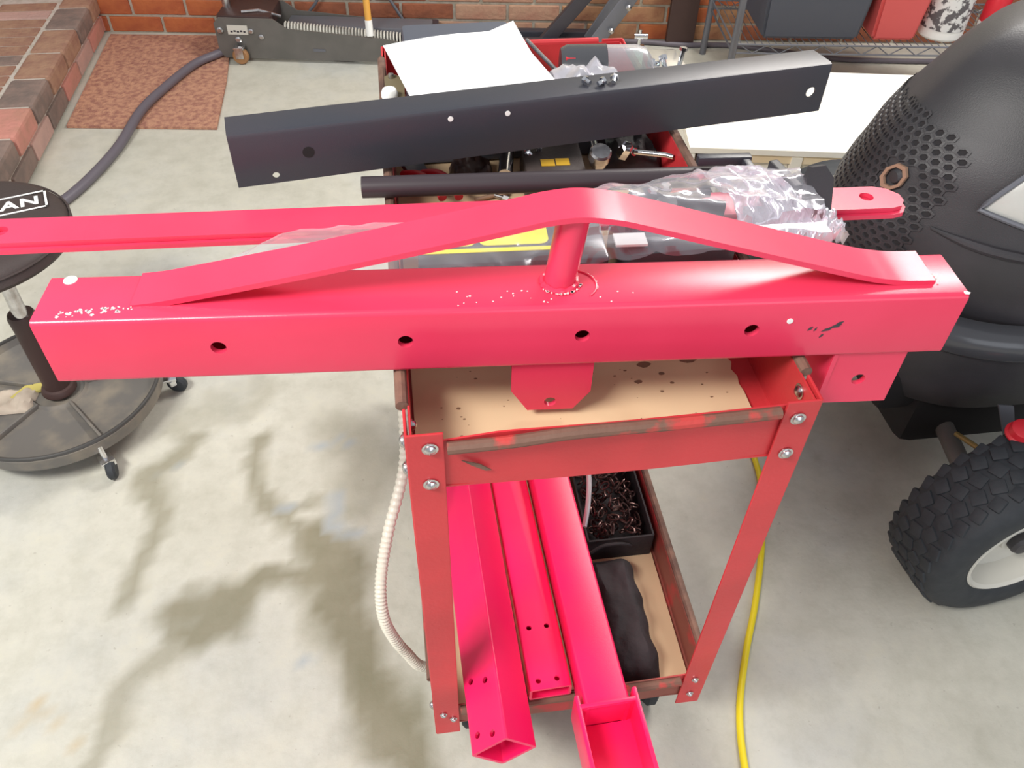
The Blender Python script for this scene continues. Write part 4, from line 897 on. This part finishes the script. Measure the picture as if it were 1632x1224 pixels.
# headlamp
def patch(mb, pts, off, mi=0, nu=10, nv=8):
    # pts: (phi,z) quad corners
    a, b_, c_, d_ = pts; g = []
    for j in range(nv + 1):
        for i in range(nu + 1):
            u, v = i / nu, j / nv; ph = (a[0] * (1 - u) + b_[0] * u) * (1 - v) + (d_[0] * (1 - u) + c_[0] * u) * v; z = (a[1] * (1 - u) + b_[1] * u) * (1 - v) + (d_[1] * (1 - u) + c_[1] * u) * v
            e = min(u, 1 - u, v, 1 - v); g.append(hood(ph, z, off * min(1, e * 8 + .05)))
    mb._add(g, [(j * (nu + 1) + i, j * (nu + 1) + i + 1, (j + 1) * (nu + 1) + i + 1, (j + 1) * (nu + 1) + i) for j in range(nv) for i in range(nu)], mi)
HL = [(-.77, .675), (-1.30, .655), (-1.30, .79), (-.84, .755)]
m = MB(); patch(m, HL, .006); hl = m.build('headlamp', M['lens'], tr)
m = MB(); q = [hood(a, z, .006) for a, z in [(HL[0][0] + (HL[1][0] - HL[0][0]) * k / 8, HL[0][1] + (HL[1][1] - HL[0][1]) * k / 8) for k in range(9)]]; q2 = [hood(a, z, .006) for a, z in [(HL[0][0] + (HL[3][0] - HL[0][0]) * k / 8, HL[0][1] + (HL[3][1] - HL[0][1]) * k / 8) for k in range(9)]]
m.tube(q[::-1] + q2[1:], .0045, 8); m.build('lamp_bezel', M['greymetal'], hl)
# bumper lip and lower front
def outline(off, e=1.0, x0=.79, a=.27, b_=.275, n=36):
    return [V((x0 + a - (a + off) * abs(math.cos(p)) ** e, YC + (b_ + off) * math.copysign(abs(math.sin(p)) ** e, math.sin(p)), 0)) for p in [-math.pi / 2 + math.pi * k / n for k in range(n + 1)]]
def skirt(name, levels, mt):
    m = MB(); rows = []
    for z, off in levels: rows.append([V((1.75, YC - .28 - off, z))] + [p + V((0, 0, z)) for p in outline(off)] + [V((1.75, YC + .28 + off, z))])
    n0 = len(rows[0]); m._add([p for r in rows for p in r], [(j * n0 + i, j * n0 + i + 1, (j + 1) * n0 + i + 1, (j + 1) * n0 + i) for j in range(len(rows) - 1) for i in range(n0 - 1)]); return m.build(name, mt, tr, ang=.9)
skirt('bumper', [(.492, -.020), (.494, .002), (.486, .018), (.468, .024), (.448, .022), (.436, .012), (.432, -.01)], M['mowgloss'])
skirt('lower_grille_panel', [(.434, .004), (.40, .004), (.34, -.010), (.28, -.03), (.26, -.06)], M['mower'])
m = MB(); m.box((1.33, YC, .22), (.78, .44, .13), bev=.03); m.box((1.1, YC, .30), (.45, .4, .12), bev=.02); m.build('chassis', M['mowdark'], tr)
# vents in the side of lower panel
m = MB()
for k in range(5): m.box((1.12 + .022 * k, YC - .278, .40), (.012, .008, .05), Matrix.Rotation(.6, 3, 'Y'), bev=.001)
m.build('side_vent', M['mowdark'], tr)
# front wheel
WC = V((1.028, .210, .190)); wy = math.radians(6); wx = V((math.sin(wy), -math.cos(wy), 0)) ; RW = .190; WW = .142
wl = MB(); pr = []
h = WW / 2
prof = [(.102, -h * .72), (.108, -h * .86), (.125, -h * .98), (.150, -h), (.170, -h * .93), (.182, -h * .78), (.1855, -h * .5), (.187, 0), (.1855, h * .5), (.182, h * .78), (.170, h * .93), (.150, h), (.125, h * .98), (.108, h * .86), (.102, h * .72)]
wl.lathe(prof, WC, wx, 72); 
zax = wx; xax = zax.orthogonal().normalized(); yax = zax.cross(xax)
cols = [(-.056, .018), (-.034, .025), (-.009, .026), (.016, .026), (.040, .022)]
for ci, (cc, cw_) in enumerate(cols):
    for k in range(34):
        a_ = 2 * math.pi * (k + (.5 if ci % 2 else 0)) / 34; rad = xax * math.cos(a_) + yax * math.sin(a_); tan = zax.cross(rad); r0 = .1825 - (.006 if ci == 0 else .0015 * (ci == 4)); sk = (.35 if ci % 2 else -.35)
        z1 = zax * math.cos(sk) + tan * math.sin(sk); t1_ = rad.cross(z1)
        Rm_ = Matrix((z1, t1_, rad)).transposed(); wl.box(WC + zax * cc + rad * (r0 + .001), (cw_, .0255, .012), Rm_, bev=.0045)
wheel = wl.build('tire', M['rubber'], tr, ang=.7)
m = MB(); m.lathe([(.107, h * .84), (.112, h * .90), (.108, h * .93), (.102, h * .86), (.098, h * .55), (.096, h * .30), (.070, h * .22), (.035, h * .35), (.030, h * .5), (.0001, h * .5)], WC, wx, 48); m.build('wheel_rim', M['rimcream'], tr)
m = MB(); m.lathe([(.0001, h * .78), (.018, h * .76), (.022, h * .68), (.022, h * .45)], WC, wx, 20); m.build('hub_cap', M['mower'], tr)
m = MB(); m.lathe(prof, V((WC.x + .02, 2 * YC - WC.y, WC.z)), wx, 48); m.build('far_tire', M['rubber'], tr, ang=.7)
m = MB(); m.tube([WC - wx * .04, WC - wx * .12 + V((0, 0, .0)), V((WC.x + .02, YC, .22)), V((WC.x + .02, 2 * YC - WC.y - .06, .19))], .018, 12); m.build('axle', M['grey'], tr)
m = MB(); m.tube([(1.01, .385, .235), (1.02, .335, .25), (1.035, .315, .26), (1.06, .335, .26)], .005, 8); m.build('brass_linkage', mat('dull_brass', (.30, .22, .08), .5, .5), tr)
m = MB(); m.prism([(0, 0), (.03, -.005), (.05, -.07), (.035, -.085)], (1.03, .36, .34), (1, 0, 0), (0, .4, 1), .004); m.build('grey_brace', M['greymetal'], tr)
m = MB(); RC = V((1.00, .262, .372)); m.lathe([(.0001, .020), (.016, .020), (.0205, .017), (.022, .006), (.026, .003), (.026, 0), (.0001, 0)], RC, (-.1, -.1, 1), 28); m.build('red_cap', M['red'], tr)
m = MB(); m.tube([RC, RC + V((.04, .04, -.08))], .019, 16); m.build('filler_neck', M['mowdark'], tr)

# tidy helper props, strip placeholders
for o in bpy.data.objects:
    if '_w' in o: del o['_w']
